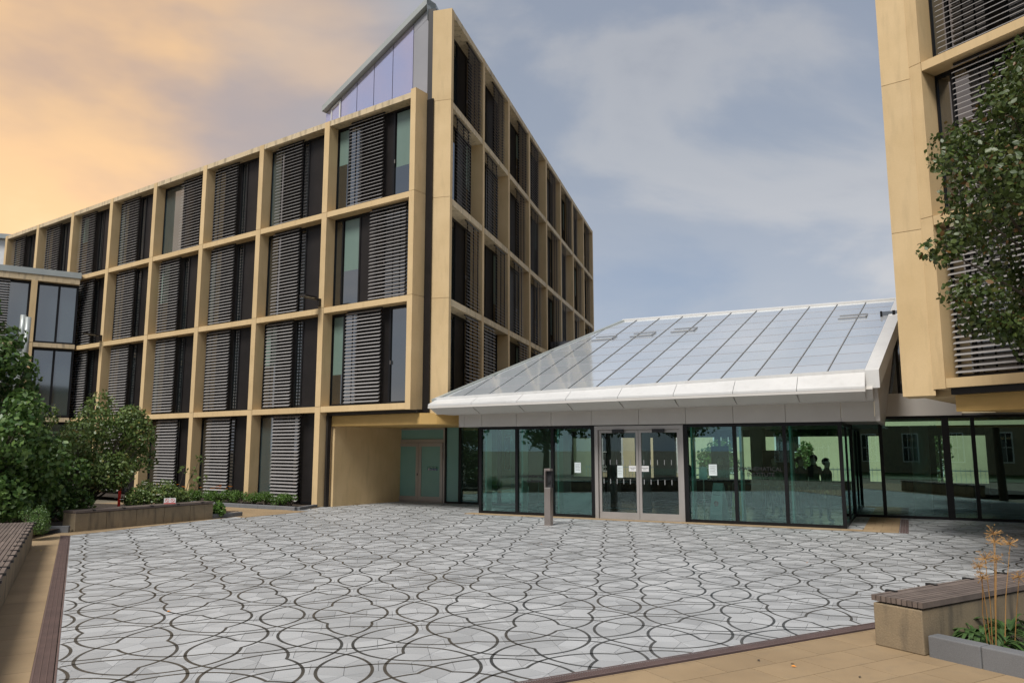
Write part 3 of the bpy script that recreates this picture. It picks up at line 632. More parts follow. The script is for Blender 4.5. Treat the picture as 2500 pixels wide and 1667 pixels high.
mb = MB(); mb.hexa([RS(-1.32, -.05, -.2), RS(-1.16, -.05, -.2), RS(1.86, 8.0, -.2), RS(1.72, 8.0, -.2), RS(-1.32, -.05, .05), RS(-1.16, -.05, .05), RS(1.86, 8.0, .05), RS(1.72, 8.0, .05)]); mb.build('verge_trim', 'coping', roof)
mb = MB(); mb.hexa([RS(1.75, 8.0, -.3), RS(11.5, 8.0, -.3), RS(11.5, 8.12, -.3), RS(1.75, 8.12, -.3), RS(1.75, 8.0, .06), RS(11.5, 8.0, .06), RS(11.5, 8.12, .06), RS(1.75, 8.12, .06)]); mb.build('ridge_trim', 'white_panel', roof)
for s, l in ((2.05, 5.4), (3.45, 5.5), (4.85, 5.7), (10.2, 5.75)):
    v = MB()
    for (a, b, c, d) in ((0, .82, 0, .045), (.785, .82, 0, .42), (0, .82, .39, .42)):
        v.hexa([RS(s - .4 + x, l + y, h) for h in (.02, .05) for x, y in ((a, c), (b, c), (b, d), (a, d))])
    v.build('roof_vent', 'roof_seam', roof)
def lip(s): return 3.25 + .11 * (s + 1.2) / 12.44
def ftop(s): return 3.12 + .20 * (s + .75) / 12.25
def loft(name, mat, s0, s1, sec, parent=PA):       # sec: list of (n outward, z function) closed ring, clockwise
    a = [PV(s0, -n, z(s0)) for n, z in sec]; b = [PV(s1, -n, z(s1)) for n, z in sec]; return MB().prism(a, b).build(name, mat, parent)
ed = [-1.2 + 12.45 * k / 8 for k in range(9)]
for k in range(8):
    a, b = ed[k] + .006, ed[k + 1] - .006
    loft('gutter_panel', 'white_panel', a, b, [(.84, lambda s: zE(s) - .01), (.84, lambda s: zE(s) - .10), (1.25, lambda s: lip(s) + .07), (1.25, lambda s: lip(s) + .125)][::-1])
    loft('soffit_panel', 'soffit', a + .012, b - .012, [(1.17, lambda s: lip(s) + .0), (1.17, lambda s: lip(s) + .05), (.72, lambda s: lip(s) - .125), (.72, lambda s: lip(s) - .175)])
loft('eaves_lip', 'soffit', -1.2, 11.25, [(1.18, lambda s: lip(s) - .012), (1.18, lambda s: lip(s) + .065), (1.252, lambda s: lip(s) + .065), (1.252, lambda s: lip(s) - .0)])
loft('eaves_upstand', 'white_panel', -1.2, 11.24, [(.74, lambda s: zE(s) - .15), (.74, lambda s: zE(s) + .07), (.83, lambda s: zE(s) + .07), (.83, lambda s: zE(s) - .15)])
loft('eaves_deck', 'soffit', -1.0, 11.4, [(.05, lambda s: lip(s) - .178), (.05, lambda s: zE(s) - .1), (1.1, lambda s: lip(s) + .06), (.70, lambda s: lip(s) - .15), (.70, lambda s: lip(s) - .178)])
def ftop(s): return lip(s) - .18
fe = [-.75, -.55, .1, 1.32, 2.5, 3.8, 5.25, 6.6, 7.9, 9.25, 10.6, 11.38, 11.5]
for a, b in zip(fe, fe[1:]): loft('fascia_panel', 'fascia', a + .005, b - .005, [(.12, lambda s: 2.69), (.12, lambda s: ftop(s)), (.0, lambda s: ftop(s)), (.0, lambda s: 2.69)])
# verge closure on the right and ceiling
sd_ = MB(); sd_.prism([PV(11.5, .0, 2.69), PV(11.5, 4.0, 2.69), RS(11.5, 5.2, -.1), RS(11.5, 0, -.1)], [PV(11.4, .0, 2.69), PV(11.4, 4.0, 2.69), RS(11.4, 5.2, -.1), RS(11.4, 0, -.1)]); sd_.build('side_cladding', 'fascia', PA)
sd_ = MB(); sd_.hexa([RS(11.24, -.02, -.4), RS(11.56, -.02, -.4), RS(11.56, 8.1, -.4), RS(11.24, 8.1, -.4), RS(11.24, -.02, .04), RS(11.56, -.02, .04), RS(11.56, 8.1, .04), RS(11.24, 8.1, .04)]); sd_.build('verge_panel', 'white_panel', PA)
part('ceiling', 'ceil_in', PA, PV, (-.7, 11.4, .01, 9.0, 2.72, 2.80), (11.4, 18, 4.15, 9.0, 2.95, 3.02)); part('end_cladding', 'fascia', PA, PV, (-.74, -.70, .01, 3.3, 2.70, 3.1))
part('floor', 'floor_in', PA, PV, (-.0, 10.54, .02, 9.4, -.03, .022), (10.54, 18, 4.2, 9.4, -.03, .022))
# front glazing
gs = [0, 1.28, 2.49, 3.81, 6.56, 7.89, 9.18, 10.54]
for k, x in enumerate(gs):
    if k in (3, 4): part('mullion', 'black_frame', PA, PV, (x - .05 if k == 4 else x - .06, x + .06 if k == 4 else x + .05, -.05, .08, 0, 2.69))
    else: part('mullion', 'black_frame', PA, PV, (x - .045, x + .045, -.03, .10, 0, 2.69))
for a, b in zip(gs, gs[1:]):
    if (a, b) == (3.81, 6.56): continue
    part('rail', 'black_frame', PA, PV, (a + .045, b - .045, -.03, .08, .0, .09)); part('rail', 'black_frame', PA, PV, (a + .045, b - .045, -.03, .08, 2.60, 2.69))
    part('pane', 'glass_green', PA, PV, (a + .045, b - .045, .02, .04, .09, 2.60))
    part('glass_fin', 'fin_glass', PA, PV, (a + .10, a + .15, .12, .46, .03, 2.66))
# sliding doors
SD = thing('sliding_door', PV(5.2, 0), 'wide automatic glass sliding doors with brushed steel frame in the pavilion', 'door')
part('door_frame', 'alu', SD, PV, (3.87, 3.97, -.07, .14, 0, 2.66), (6.40, 6.50, -.07, .14, 0, 2.66), (3.97, 6.40, -.07, .14, 2.55, 2.66), (3.97, 6.40, -.09, .14, .0, .015))
part('sensor', 'ink', SD, PV, (4.42, 4.78, -.10, -.071, 2.46, 2.56), (5.62, 5.98, -.10, -.071, 2.46, 2.56))
for a, b in ((3.98, 5.18), (5.19, 6.39)):
    lf = part('door_leaf', 'alu', SD, PV, (a, a + .075, .0, .06, .02, 2.54), (b - .075, b, .0, .06, .02, 2.54), (a + .075, b - .075, .0, .06, .02, .20), (a + .075, b - .075, .0, .06, 2.46, 2.54))
    part('pane', 'glass_clear', lf, PV, (a + .075, b - .075, .02, .04, .20, 2.46))
    part('manifestation_marks', 'mark', lf, PV, *[(a + .13 + k * .2, a + .15 + k * .2, .014, .019, z, z + .14) for k in range(6) for z in (1.0, 1.55)])
for x, lb in ((5.0, 'white automatic door notice on the left sliding leaf'), (5.36, 'white automatic door notice on the right sliding leaf')):
    nt_ = part('notice', 'white', None, PV, (x - .115, x + .115, .008, .013, 1.36, 1.52)); tag(nt_, lb, 'notice')
    text_mesh('lettering', 'Automatic\nDoor', .045, 'ink', nt_, PV, x, .006, 1.45)
for x, z, w, h, lb, mt in ((3.3, 1.30, .2, .3, 'pale green paper notice on the pane left of the sliding doors', 'paper'), (7.28, 1.28, .22, .30, 'pale paper notice on the first pane right of the sliding doors', 'paper'), (4.62, 1.18, .17, .34, 'narrow printed sheet on the left sliding door', 'paper')):
    nt_ = part('notice', mt, None, PV, (x - w / 2, x + w / 2, .008, .013, z, z + h)); tag(nt_, lb, 'notice')
    part('print_lines', 'ink', nt_, PV, *[(x - w * .35, x + w * (.35 - .1 * (k % 2)), .006, .0075, z + h * (.8 - .14 * k), z + h * (.8 - .14 * k) + .006) for k in range(5)])
wl = text_mesh('window_lettering', 'ANDREW WILES\nBUILDING', .13, 'ink', None, PV, 1.9, .012, 1.12); tag(wl, 'dark capital lettering on the second pavilion pane from the left', 'lettering')
wl = text_mesh('window_lettering', 'MATHEMATICAL\nINSTITUTE', .15, 'ink', None, PV, 8.54, .012, 1.42); tag(wl, 'dark capital lettering on the pane right of the wet floor sign', 'lettering')
# return glazing and rear glazing line under the right building
for y0, y1 in ((.1, 2.0), (2.0, 4.1)): part('pane', 'glass_green', PA, PV, (10.52, 10.54, y0 + .05, y1 - .03, .09, 2.6))
part('rail', 'black_frame', PA, PV, (10.49, 10.57, .1, 4.1, 0, .09)); part('rail', 'black_frame', PA, PV, (10.49, 10.57, .1, 4.1, 2.6, 2.69)); part('mullion', 'black_frame', PA, PV, (10.49, 10.57, 1.97, 2.03, .09, 2.6))
rs = [10.54, 11.36, 13.02, 13.74, 15.2, 16.8]
for k, x in enumerate(rs): part('mullion', 'black_frame', PA, PV, (x - .05, x + .05 + (.08 if k == 2 else 0), 4.06, 4.2, 0, 2.95))
for a, b in zip(rs, rs[1:]):
    part('pane', 'glass_green', PA, PV, (a + .05 + (.08 if a == 13.02 else 0), b - .05, 4.12, 4.14, .08, 2.88)); part('rail', 'black_frame', PA, PV, (a + .05 + (.08 if a == 13.02 else 0), b - .05, 4.08, 4.18, 0, .08)); part('rail', 'black_frame', PA, PV, (a + .05 + (.08 if a == 13.02 else 0), b - .05, 4.08, 4.18, 2.88, 2.95))
part('header_band', 'fascia', PA, PV, (11.36, 13.5, 4.0, 4.3, 2.955, 3.62)); part('upper_pane', 'pane_dark', PA, PV, (11.6, 13.0, 4.6, 4.7, 3.62, 6.2)); part('upper_frame', 'black_frame', PA, PV, (11.9, 11.98, 4.5, 4.62, 3.62, 6.2), (11.56, 11.62, 4.5, 4.72, 3.62, 6.2), (12.55, 12.63, 4.5, 4.62, 3.62, 6.2))
# interior: columns, rear window wall
for x, y in ((4.3, 3.2), (7.4, 6.6), (2.0, 6.8), (12.4, 6.4)): MB().tube([PV(x, y, .02), PV(x, y, 2.72)], .26, 20).build('round_column', 'wall_in', PA, smooth=True)
rw = MB(); rw.box(PV, -.7, 18, 9.0, 9.15, 2.45, 2.8); rw.box(PV, -.7, 18, 9.0, 9.15, 0, .85); rw.box(PV, 11.2, 12.9, 8.9, 8.99, 0, 2.7); rw.box(PV, 14.4, 18, 8.9, 8.99, 0, 2.7)
for x in (-.7, 1.2, 2.9, 5.5, 6.9, 8.2, 9.9, 11.4, 13.0, 15.0, 17.5): rw.box(PV, x, x + (.9 if x in (2.9, 9.9) else .08), 9.0, 9.15, .12, 2.45)
rw.build('rear_window_wall', 'brown_metal', PA)
part('side_wall', 'wall_in', PA, PV, (-.72, -.68, 3.5, 9, 0, 2.72), (17.95, 18.05, 4.2, 9.1, 0, 3))
hr = MB()
for z in (.95, .12): hr.tube([PV(.8, 2.6, z), PV(4.4, 2.4, z), PV(6.2, 4.6, z + .25)], .022, 8)
for x in (.8, 2.0, 3.2, 4.4): hr.tube([PV(x, 2.6 - (x - .8) * .055, .02), PV(x, 2.6 - (x - .8) * .055, .95)], .016, 6)
hr.tube([PV(7.2, 3.0, .95), PV(10.3, 3.0, .95)], .022, 8)
for x in (7.2, 8.7, 10.3): hr.tube([PV(x, 3.0, .02), PV(x, 3.0, .95)], .016, 6)
tag(hr.build('handrail', 'coping', None, smooth=True), 'pale metal handrail inside the pavilion behind the glass', 'handrail')
pl = thing('plinth', PV(2.9, 1.6), 'white box plinth inside the pavilion left of the sliding doors', 'plinth'); part('box', 'white_panel', pl, PV, (2.2, 3.3, 1.3, 2.0, .02, .62)); part('top_plate', 'ink', pl, PV, (2.5, 2.9, 1.5, 1.8, .621, .64))

# ------------------------------------------------------------------ right building
RBd = thing('office_wing', FB(4, 4), 'tan concrete office wing with wide dark louvres overhanging at right', 'building')
ZB = [3.47, 7.0, 10.54, 14.08, 17.6]
c0 = FB(.03, .02)[:2]; c1 = (8.53, 16.76)
for i, (z0, z1) in enumerate(((3.12, 6.78), (6.78, 10.28), (10.28, 13.8), (13.8, 17.5))):
    MB().prism([(c0[0], c0[1], z0 + .006), (9.4, 17.1, z0 + .006), (9.05, 17.5, z0 + .006), (c1[0], c1[1], z0 + .006)], [(c0[0], c0[1], z1 - .006), (9.4, 17.1, z1 - .006), (9.05, 17.5, z1 - .006), (c1[0], c1[1], z1 - .006)]).build('end_panel', 'concrete', RBd)
for i in range(4):
    z0 = ZB[i] - (.22 if i == 0 else 0); z1 = ZB[i + 1]
    for x in (0, 4.2, 8.4): part('column', 'concrete', RBd, FB, (x + .004, x + .27, -.01, .55, z0 + .006, z1 - .006))
    for a, b in ((.28, 4.2), (4.48, 8.4)):
        part('beam', 'concrete', RBd, FB, (a, b, .0, .55, ZB[i + 1] - .2, ZB[i + 1]))
        if i == 0: part('beam', 'concrete', RBd, FB, (a, b, .0, .55, ZB[0] - .2, ZB[0]))
        window(RBd, FB, a, b, ZB[i] + .02, ZB[i + 1] - .2, .5, [(.35, 'p'), (.8, 'p'), (.35, 's'), (1.2, 'p'), (1.0, 's')])
        louvre(RBd, FB, a + {0: .12, 1: .55, 2: .30, 3: .3}[i], 3.3, ZB[i] + .07, ZB[i + 1] - .25, y=.2, single=a < 1)
part('shadow_gap', 'black_frame', RBd, FB, (.3, 9, .12, .5, 3.13, 3.268))
MB().prism([FB(.25, .35, 2.78), FB(9, .35, 2.78), FB(9, 6, 2.78), FB(.95, 2.2, 2.78)], [FB(.25, .35, 3.13), FB(9, .35, 3.13), FB(9, 6, 3.13), FB(.95, 2.2, 3.13)]).build('soffit_beam', 'ochre', RBd)
MB().prism([(*FB(.2, .56)[:2], 3.13), (*FB(9, .56)[:2], 3.13), (*FB(9, 11)[:2], 3.13), (15.5, 24.5, 3.13), (9.3, 17.3, 3.13)], [(*FB(.2, .56)[:2], 17.4), (*FB(9, .56)[:2], 17.4), (*FB(9, 11)[:2], 17.4), (15.5, 24.5, 17.4), (9.3, 17.3, 17.4)]).build('core', 'concrete', RBd)

# ------------------------------------------------------------------ courtyard beyond the pavilion
CF = Fr(*PV(-6, 17)[:2], -27.1); COURT = []
CB = thing('cream_building', CF(12, 2), 'cream stuccoed building with sash windows seen through the pavilion glass', 'building')
part('wall', 'cream', CB, CF, (-4, 30, 0, 8, 0, 7.5)); part('roof', 'grey_panel', CB, CF, (-4.3, 30.3, -.3, 8, 7.5, 7.8))
for k in range(11):
    x = -2 + 2.9 * k
    for z in (.9, 4.2):
        w_ = part('window', 'white', CB, CF, (x - .08, x + 1.08, -.03, .04, z - .08, z + 1.98)); part('pane', 'pane_dark', w_, CF, (x, x + 1, -.045, -.031, z, z + 1.9)); part('glazing_bars', 'white', w_, CF, (x + .32, x + .35, -.06, -.046, z, z + 1.9), (x + .66, x + .69, -.06, -.046, z, z + 1.9), (x, x + 1, -.066, -.0605, z + .93, z + .97))
for k, (x, y, r) in enumerate(((4.5, 13.2, 1.0), (8.2, 14.0, .8), (12.6, 13.4, 1.1), (15.5, 12.6, .8))):
    COURT.append((PV(x, y), r))
fn = thing('court_fence', PV(8, 11.5), 'thin metal railing in the court behind the pavilion', 'fence')
part('rail', 'coping', fn, PV, (-1, 17.5, 11.5, 11.53, 1.18, 1.22)); part('rail', 'coping', fn, PV, (-1, 17.5, 11.5, 11.53, .2, .24))
bal = MB()
for k in range(120): bal.box(PV, -1 + k * .155, -.985 + k * .155, 11.505, 11.525, .0, 1.3)
tag(bal.build('balusters', 'coping', fn), None, kind='stuff')
# ------------------------------------------------------------------ things inside the pavilion
def person(x, y, face, label, top, leg, h=1.72, bend=0.0, arm=0, F=PV):
    bm = bmesh.new(); sk = bm.verts.layers.skin.verify()
    J = {}
    def j(n, p, r, par=None, root=False):
        v = bm.verts.new(Vector(p) * (h / 1.75)); v[sk].radius = (r * h / 1.75, r * h / 1.75); v[sk].use_root = root; J[n] = v
        if par: bm.edges.new((J[par], v))
    j('pel', (0, 0, .95), .135, None, True); j('wst', (0, .01, 1.12), .125, 'pel'); j('chs', (0, 0, 1.32), .15, 'wst'); j('nk', (0, .01, 1.47), .06, 'chs'); j('hd0', (0, -.015, 1.56), .085, 'nk'); j('hd1', (0, -.02, 1.66), .092, 'hd0'); j('hd2', (0, -.01, 1.71), .06, 'hd1')
    for s, nm in ((-1, 'l'), (1, 'r')):
        fw = -.22 if (arm and s == arm) else 0
        j('sh' + nm, (.175 * s, .01, 1.40), .062, 'chs'); j('el' + nm, (.235 * s, .03 + fw * .4, 1.13), .045, 'sh' + nm)
        j('wr' + nm, (.23 * s, -.05 + fw, .92 + (.22 if fw else 0)), .033, 'el' + nm); j('ha' + nm, (.225 * s, -.08 + fw * 1.2, .83 + (.26 if fw else 0)), .034, 'wr' + nm); j('fi' + nm, (.22 * s, -.10 + fw * 1.3, .77 + (.28 if fw else 0)), .02, 'ha' + nm)
        j('th' + nm, (.19 * s, -.12 + fw * 1.2, .83 + (.26 if fw else 0)), .014, 'ha' + nm)
        j('hp' + nm, (.10 * s, 0, .90), .10, 'pel'); j('kn' + nm, (.11 * s, -.02 + .03 * s, .49), .066, 'hp' + nm); j('an' + nm, (.115 * s, .02 + .05 * s, .09), .045, 'kn' + nm); j('to' + nm, (.13 * s, -.13 + .05 * s, .035), .034, 'an' + nm)
    me = bpy.data.meshes.new('person'); bm.to_mesh(me); bm.free(); o = bpy.data.objects.new('person', me); col.objects.link(o)
    o.modifiers.new('skin', 'SKIN'); sb = o.modifiers.new('sub', 'SUBSURF'); sb.levels = 1; sb.render_levels = 1
    dg = bpy.context.evaluated_depsgraph_get(); m2 = bpy.data.meshes.new_from_object(o.evaluated_get(dg)); o.modifiers.clear(); o.data = m2; bpy.data.meshes.remove(me)
    m2.materials.clear()
    for n in (top, leg, 'skin', 'ink'): m2.materials.append(M[n])
    k = h / 1.75
    for p in m2.polygons:
        c = p.center; z = c.z / k; p.use_smooth = True
        p.material_index = 2 if (z > 1.5 or (abs(c.x) / k > .17 and z < .90 and not abs(c.x) / k < .1 and z > .7)) else 0 if z > .93 else 3 if z < .07 else 1
    o.location = F(x, y, .022); o.rotation_euler = (0, 0, R(F.deg + face)); tag(o, label, 'person', 'people inside the pavilion')
    hm = MB(); bmh = bmesh.new(); bmesh.ops.create_uvsphere(bmh, u_segments=14, v_segments=8, radius=.108 * k); hme = bpy.data.meshes.new('hair')
    for v in bmh.verts:
        v.co.y = v.co.y * 1.08 + .018 * k; v.co.z = v.co.z * 1.05 + 1.675 * k
    bmesh.ops.delete(bmh, geom=[v for v in bmh.verts if v.co.y < -.045 * k and v.co.z < 1.70 * k], context='VERTS'); bmh.to_mesh(hme); bmh.free(); hme.materials.append(M['hair'])
    ho = bpy.data.objects.new('hair', hme); col.objects.link(ho); ho.parent = o
    return o
person(5.95, 2.2, 150, 'person in dark jacket standing behind the right sliding door', 'dark_cloth', 'navy_cloth', 1.82, arm=1)
person(7.05, 2.0, 20, 'person in dark coat standing behind the wet floor sign', 'dark_cloth', 'dark_cloth', 1.75)
person(8.55, 2.4, -40, 'person in brown top, leftmost of the group behind the lettering', 'tan_cloth', 'grey_cloth', 1.75)
person(8.95, 3.2, 30, 'person in grey top in the middle of the group behind the lettering', 'grey_cloth', 'tan_cloth', 1.68)
person(9.25, 2.5, 60, 'person in navy top, third of the group behind the lettering', 'navy_cloth', 'dark_cloth', 1.72)
person(9.6, 2.6, -20, 'person in dark clothes at the right end of the group', 'dark_cloth', 'navy_cloth', 1.78)
person(10.05, 1.5, 70, 'person in dark clothes alone in the rightmost front pane', 'dark_cloth', 'dark_cloth', 1.70)
wf = thing('wet_floor_sign', PV(7.25, .75), 'white folding floor sign leaning just inside the pavilion glass', 'sign')
def aboard(t, F, x, y, w, h, m, lean):
    mb = MB(); mb.hexa([F(x - w / 2, y - lean, .025), F(x + w / 2, y - lean, .025), F(x + w / 2, y - lean + .02, .025), F(x - w / 2, y - lean + .02, .025), F(x - w * .38, y - .01, h), F(x + w * .38, y - .01, h), F(x + w * .38, y + .01, h), F(x - w * .38, y + .01, h)])
    mb.build('front_board', m, t)
    mb = MB(); mb.hexa([F(x - w / 2, y + lean, .025), F(x + w / 2, y + lean, .025), F(x + w / 2, y + lean + .02, .025), F(x - w / 2, y + lean + .02, .025), F(x - w * .38, y + .012, h), F(x + w * .38, y + .012, h), F(x + w * .38, y + .03, h), F(x - w * .38, y + .03, h)]); mb.build('back_board', m, t)
    part('hinge_bar', 'ink', t, F, (x - w * .38, x + w * .38, y - .02, y + .04, h, h + .02))
WFr = Fr(*PV(7.25, .75)[:2], -50); aboard(wf, WFr, 0, 0, .42, 1.05, 'white', .2)
MB().poly([WFr(.08 * math.cos(a), -.127, .48 + .08 * math.sin(a)) for a in [k * math.pi / 8 for k in range(16)]]).build('symbol_disc', 'red', wf); part('print_lines', 'ink', wf, WFr, *[(-.12, .12, -.09 - .0, -.085, .72 + .06 * k, .735 + .06 * k) for k in range(3)])
wf2 = thing('wet_floor_sign', PV(7.75, .9), 'yellow folding floor sign just inside the pavilion glass', 'sign'); aboard(wf2, Fr(*PV(7.72, .95)[:2], -20), 0, 0, .32, .8, 'yellow', .17)
for x, y, lb in ((4.75, 1.5, 'slim hand sanitiser stand behind the left sliding door'), (6.9, .5, 'slim notice stand left of the wet floor sign')):
    t = thing('notice_stand', PV(x, y), lb, 'stand'); MB().tube([PV(x, y, .03), PV(x, y, 1.2)], .018, 8).build('pole', 'steel', t); part('base', 'steel', t, PV, (x - .18, x + .18, y - .15, y + .15, .023, .035)); part('panel', 'paper', t, PV, (x - .11, x + .11, y - .03, y - .01, 1.15, 1.5))
t = thing('lectern', PV(8.3, 1.7), 'dark lectern with a splayed top behind the lettered pane', 'lectern'); MB().tube([PV(8.3, 1.7, .04), PV(8.3, 1.7, 1.15)], .05, 10).build('post', 'brown_metal', t); part('base', 'brown_metal', t, PV, (8.0, 8.6, 1.5, 1.9, .023, .05))
mb = MB(); mb.hexa([PV(7.95, 1.5, 1.38), PV(8.3, 1.5, 1.14), PV(8.3, 1.9, 1.14), PV(7.95, 1.9, 1.38), PV(7.95, 1.5, 1.41), PV(8.3, 1.5, 1.18), PV(8.3, 1.9, 1.18), PV(7.95, 1.9, 1.41)]); mb.hexa([PV(8.3, 1.5, 1.14), PV(8.65, 1.5, 1.32), PV(8.65, 1.9, 1.32), PV(8.3, 1.9, 1.14), PV(8.3, 1.5, 1.18), PV(8.65, 1.5, 1.35), PV(8.65, 1.9, 1.35), PV(8.3, 1.9, 1.18)]); mb.build('top', 'brown_metal', t)
t = thing('display_board', PV(6.2, 6), 'dark upright display board inside the pavilion right of the doors', 'board'); part('board', 'spandrel', t, PV, (5.9, 6.5, 6.0, 6.06, .6, 2.1)); part('feet', 'steel', t, PV, (5.95, 6.0, 5.8, 6.3, .023, .6), (6.4, 6.45, 5.8, 6.3, .023, .6))
t = thing('display_board', PV(7.9, 6.5), 'wide dark display board inside the pavilion behind the group', 'board'); part('board', 'spandrel', t, PV, (7.5, 8.6, 6.4, 6.46, .8, 1.95)); part('feet', 'steel', t, PV, (7.6, 7.65, 6.2, 6.7, .023, .8), (8.45, 8.5, 6.2, 6.7, .023, .8))

# ------------------------------------------------------------------ entry post
EP = Fr(.97, 20.75, -27.1)
t = thing('entry_post', EP(0, 0), 'brushed metal entry phone post standing before the pavilion', 'post')
part('lower_body', 'steel', t, EP, (-.088, .088, -.09, .09, 0, .98), bevel=.006); part('upper_back', 'steel', t, EP, (-.088, -.05, -.09, .09, .98, 1.42), (-.088, .088, -.09, .09, 1.42, 1.48), bevel=.006)
part('phone_panel', 'ink', t, EP, (-.049, .084, .02, .085, .98, 1.42)); part('sloping_ledge', 'alu', t, EP, (-.05, .09, -.095, .0, .965, .985)); part('push_plate', 'rubber', t, EP, (-.02, .05, -.01, .02, 1.1, 1.17)); part('foot_plate', 'alu', t, EP, (-.12, .12, -.12, .12, 0, .012))

# ------------------------------------------------------------------ benches and planters
def slab_bench(name, label, F, L, w, h, nsl, blk, base_h, clips, seg=None):
    t = thing(name, F(0, 0), label, 'bench')
    x = 0; k = 0
    while x < L - .01:
        b = min(blk, L - x); part('base_block', 'bench_concrete', t, F, (x + .004, x + b - .004, .02, w - .02, 0, base_h), bevel=.012); x += b; k += 1
    part('bearer', 'rubber', t, F, (.05, L - .03, .06, w - .06, base_h, h - .055))
    p = w / nsl
    sm = {}
    for i in range(nsl):
        x = 0
        while x < L - .01:
            b = min(seg or L, L - x); kk = round(b, 3)
            if kk not in sm: sm[kk] = MB().box(W, .002, b - .004, .006, p - .006, -.055, 0).mesh('slat', 'wood')
            inst('slat', sm[kk], t, Matrix.Translation(F(x, i * p, h + random.uniform(-.002, .002))) @ Matrix.Rotation(R(F.deg), 4, 'Z')); x += b
    for cx, cy in clips: part('clip', 'rubber', t, F, (cx - .02, cx + .02, cy - .06, cy + .06, h - .02, h + .012))
    return t
BR = Fr(3.74, 8.30, 31.5)        # x along the bench to the right, y = to the plaza
BRf = Fr(*BR(0, -.56)[:2], 31.5)
slab_bench('slatted_bench', 'dark slatted timber bench on a stained concrete base at right', BRf, 5.2, .56, .5, 10, 1.3, .425, [(.35 + .75 * k, .55) for k in range(7)])
BLf = Fr(*DL(2.0, -.56 - .62)[:2], DL.deg)
slab_bench('slatted_bench', 'long weathered timber bench in the lower left corner', BLf, 11.2, .62, .5, 10, .62, .43, [(.25 + .62 * k, .59) for k in range(17)], seg=1.24)
PF = Fr(-10.62, 19.1, 60.2)     # planter seat: x along the front to the right/back, y to the left (into the bed)
slab_bench('planter_seat', 'pale concrete planter seat with timber top beside the flower bed', PF, 4.05, .55, .5, 8, .82, .435, [(.45 + .8 * k, .0) for k in range(5)])
def kerb(name, label, F, L, w, h, seg=.9):
    t = thing(name, F(0, 0), label, 'kerb'); x = 0
    while x < L - .01: b = min(seg, L - x); part('kerb_stone', 'kerb_granite', t, F, (x + .003, x + b - .003, 0, w, -.05, h), bevel=.012); x += b
KR = Fr(*BRf(.02, -.01)[:2], BRf.deg - 90)     # right bed kerb
kerb('bed_kerb', 'grey granite kerb edging the bed beside the right bench', KR, 3.6, .17, .2, .5)
kerb('bed_kerb', 'low grey kerb at the right end of the planter seat', Fr(-8.72, 22.5, 60), 1.25, .12, .13)
kerb('bed_kerb', 'low grey kerb under the green hedge along the facade', Fr(-7.05, 25.75, 148), 7.5, .13, .12)
kerb('bed_kerb', 'short grey kerb at the foot of the corner column', Fr(-7.0, 25.85, 78), 1.3, .14, .10)
kerb('bed_kerb', 'low dark kerb between the long bench and the planter seat', Fr(-12.4, 18.6, 12), 1.75, .12, .16)
def bed(name, label, pts, z, amp=.03):
    bm = bmesh.new(); vs = [bm.verts.new((x, y, z)) for x, y in pts]; f = bm.faces.new(vs); bmesh.ops.triangulate(bm, faces=[f]); bmesh.ops.subdivide_edges(bm, edges=bm.edges[:], cuts=5, use_grid_fill=True)
    for v in bm.verts: v.co.z += random.uniform(-amp, amp)
    me = bpy.data.meshes.new(name); bm.to_mesh(me); bm.free(); me.materials.append(M['soil']); o = bpy.data.objects.new(name, me); col.objects.link(o); tag(o, label, kind='structure')
bed('flower_bed', 'dark soil bed at far left behind the planter seat', [(-10.9, 19.2), (-8.75, 22.9), (-8.2, 23.7), (-9.0, 24.3), (-12, 26), (-22, 30), (-22, 17.5), (-10.8, 17.5)], .12)
bed('flower_bed', 'soil strip along the foot of the long facade', [(-7.15, 25.95), (-6.9, 26.9), (-26, 40.2), (-26, 37.2), (-13.3, 29.7)], .08)
bed('flower_bed', 'dark soil bed beside the right bench', [KR(0, .15)[:2], KR(3.6, .15)[:2], KR(3.6, 5.5)[:2], KR(0, 5.5)[:2]], .12)

# ------------------------------------------------------------------ plants
def leaf_cloud(mb, c, rad, n, size, shape=1.6, up=.3, rng=random, shell=.35):
    cx, cy, cz = c
    for _ in range(n):
        d = Vector((rng.gauss(0, 1), rng.gauss(0, 1), rng.gauss(0, 1))).normalized(); r = (shell + (1 - shell) * rng.random()) ** .6
        p = Vector((cx + d.x * rad[0] * r, cy + d.y * rad[1] * r, cz + d.z * rad[2] * r))
        nrm = (d * .5 + Vector((rng.gauss(0, .6), rng.gauss(0, .6), rng.gauss(0, .5) + up))).normalized()
        t = nrm.orthogonal().normalized(); a = rng.uniform(0, 6.28); t = Matrix.Rotation(a, 3, nrm) @ t; b = nrm.cross(t)
        s = size * rng.uniform(.6, 1.25); w = s / shape
        q = [p - t * s * .5, p + b * w * .5 - t * s * .08 - nrm * s * .06, p + b * w * .36 + t * s * .25 - nrm * s * .05, p + t * s * .5 + nrm * s * -.08, p - b * w * .36 + t * s * .25 - nrm * s * .05, p - b * w * .5 - t * s * .08 - nrm * s * .06]
        i = len(mb.v); mb.v += [tuple(x) for x in q]; mb.f += [(i, i + 1, i + 2, i + 3), (i, i + 3, i + 4, i + 5)]; mb.m += [mb.cur, mb.cur]
def limbs(mb, base, tips, r0, n=5, wob=.12):
    b = Vector(base)
    for tip, r in tips:
        t = Vector(tip); pts = [b + (t - b) * (k / n) + Vector((random.gauss(0, wob), random.gauss(0, wob), 0)) * math.sin(math.pi * k / n) * (t - b).length * .25 for k in range(n + 1)]
        mb.tube(pts, [r + (.006 - r) * (k / n) for k in range(n + 1)], 6)
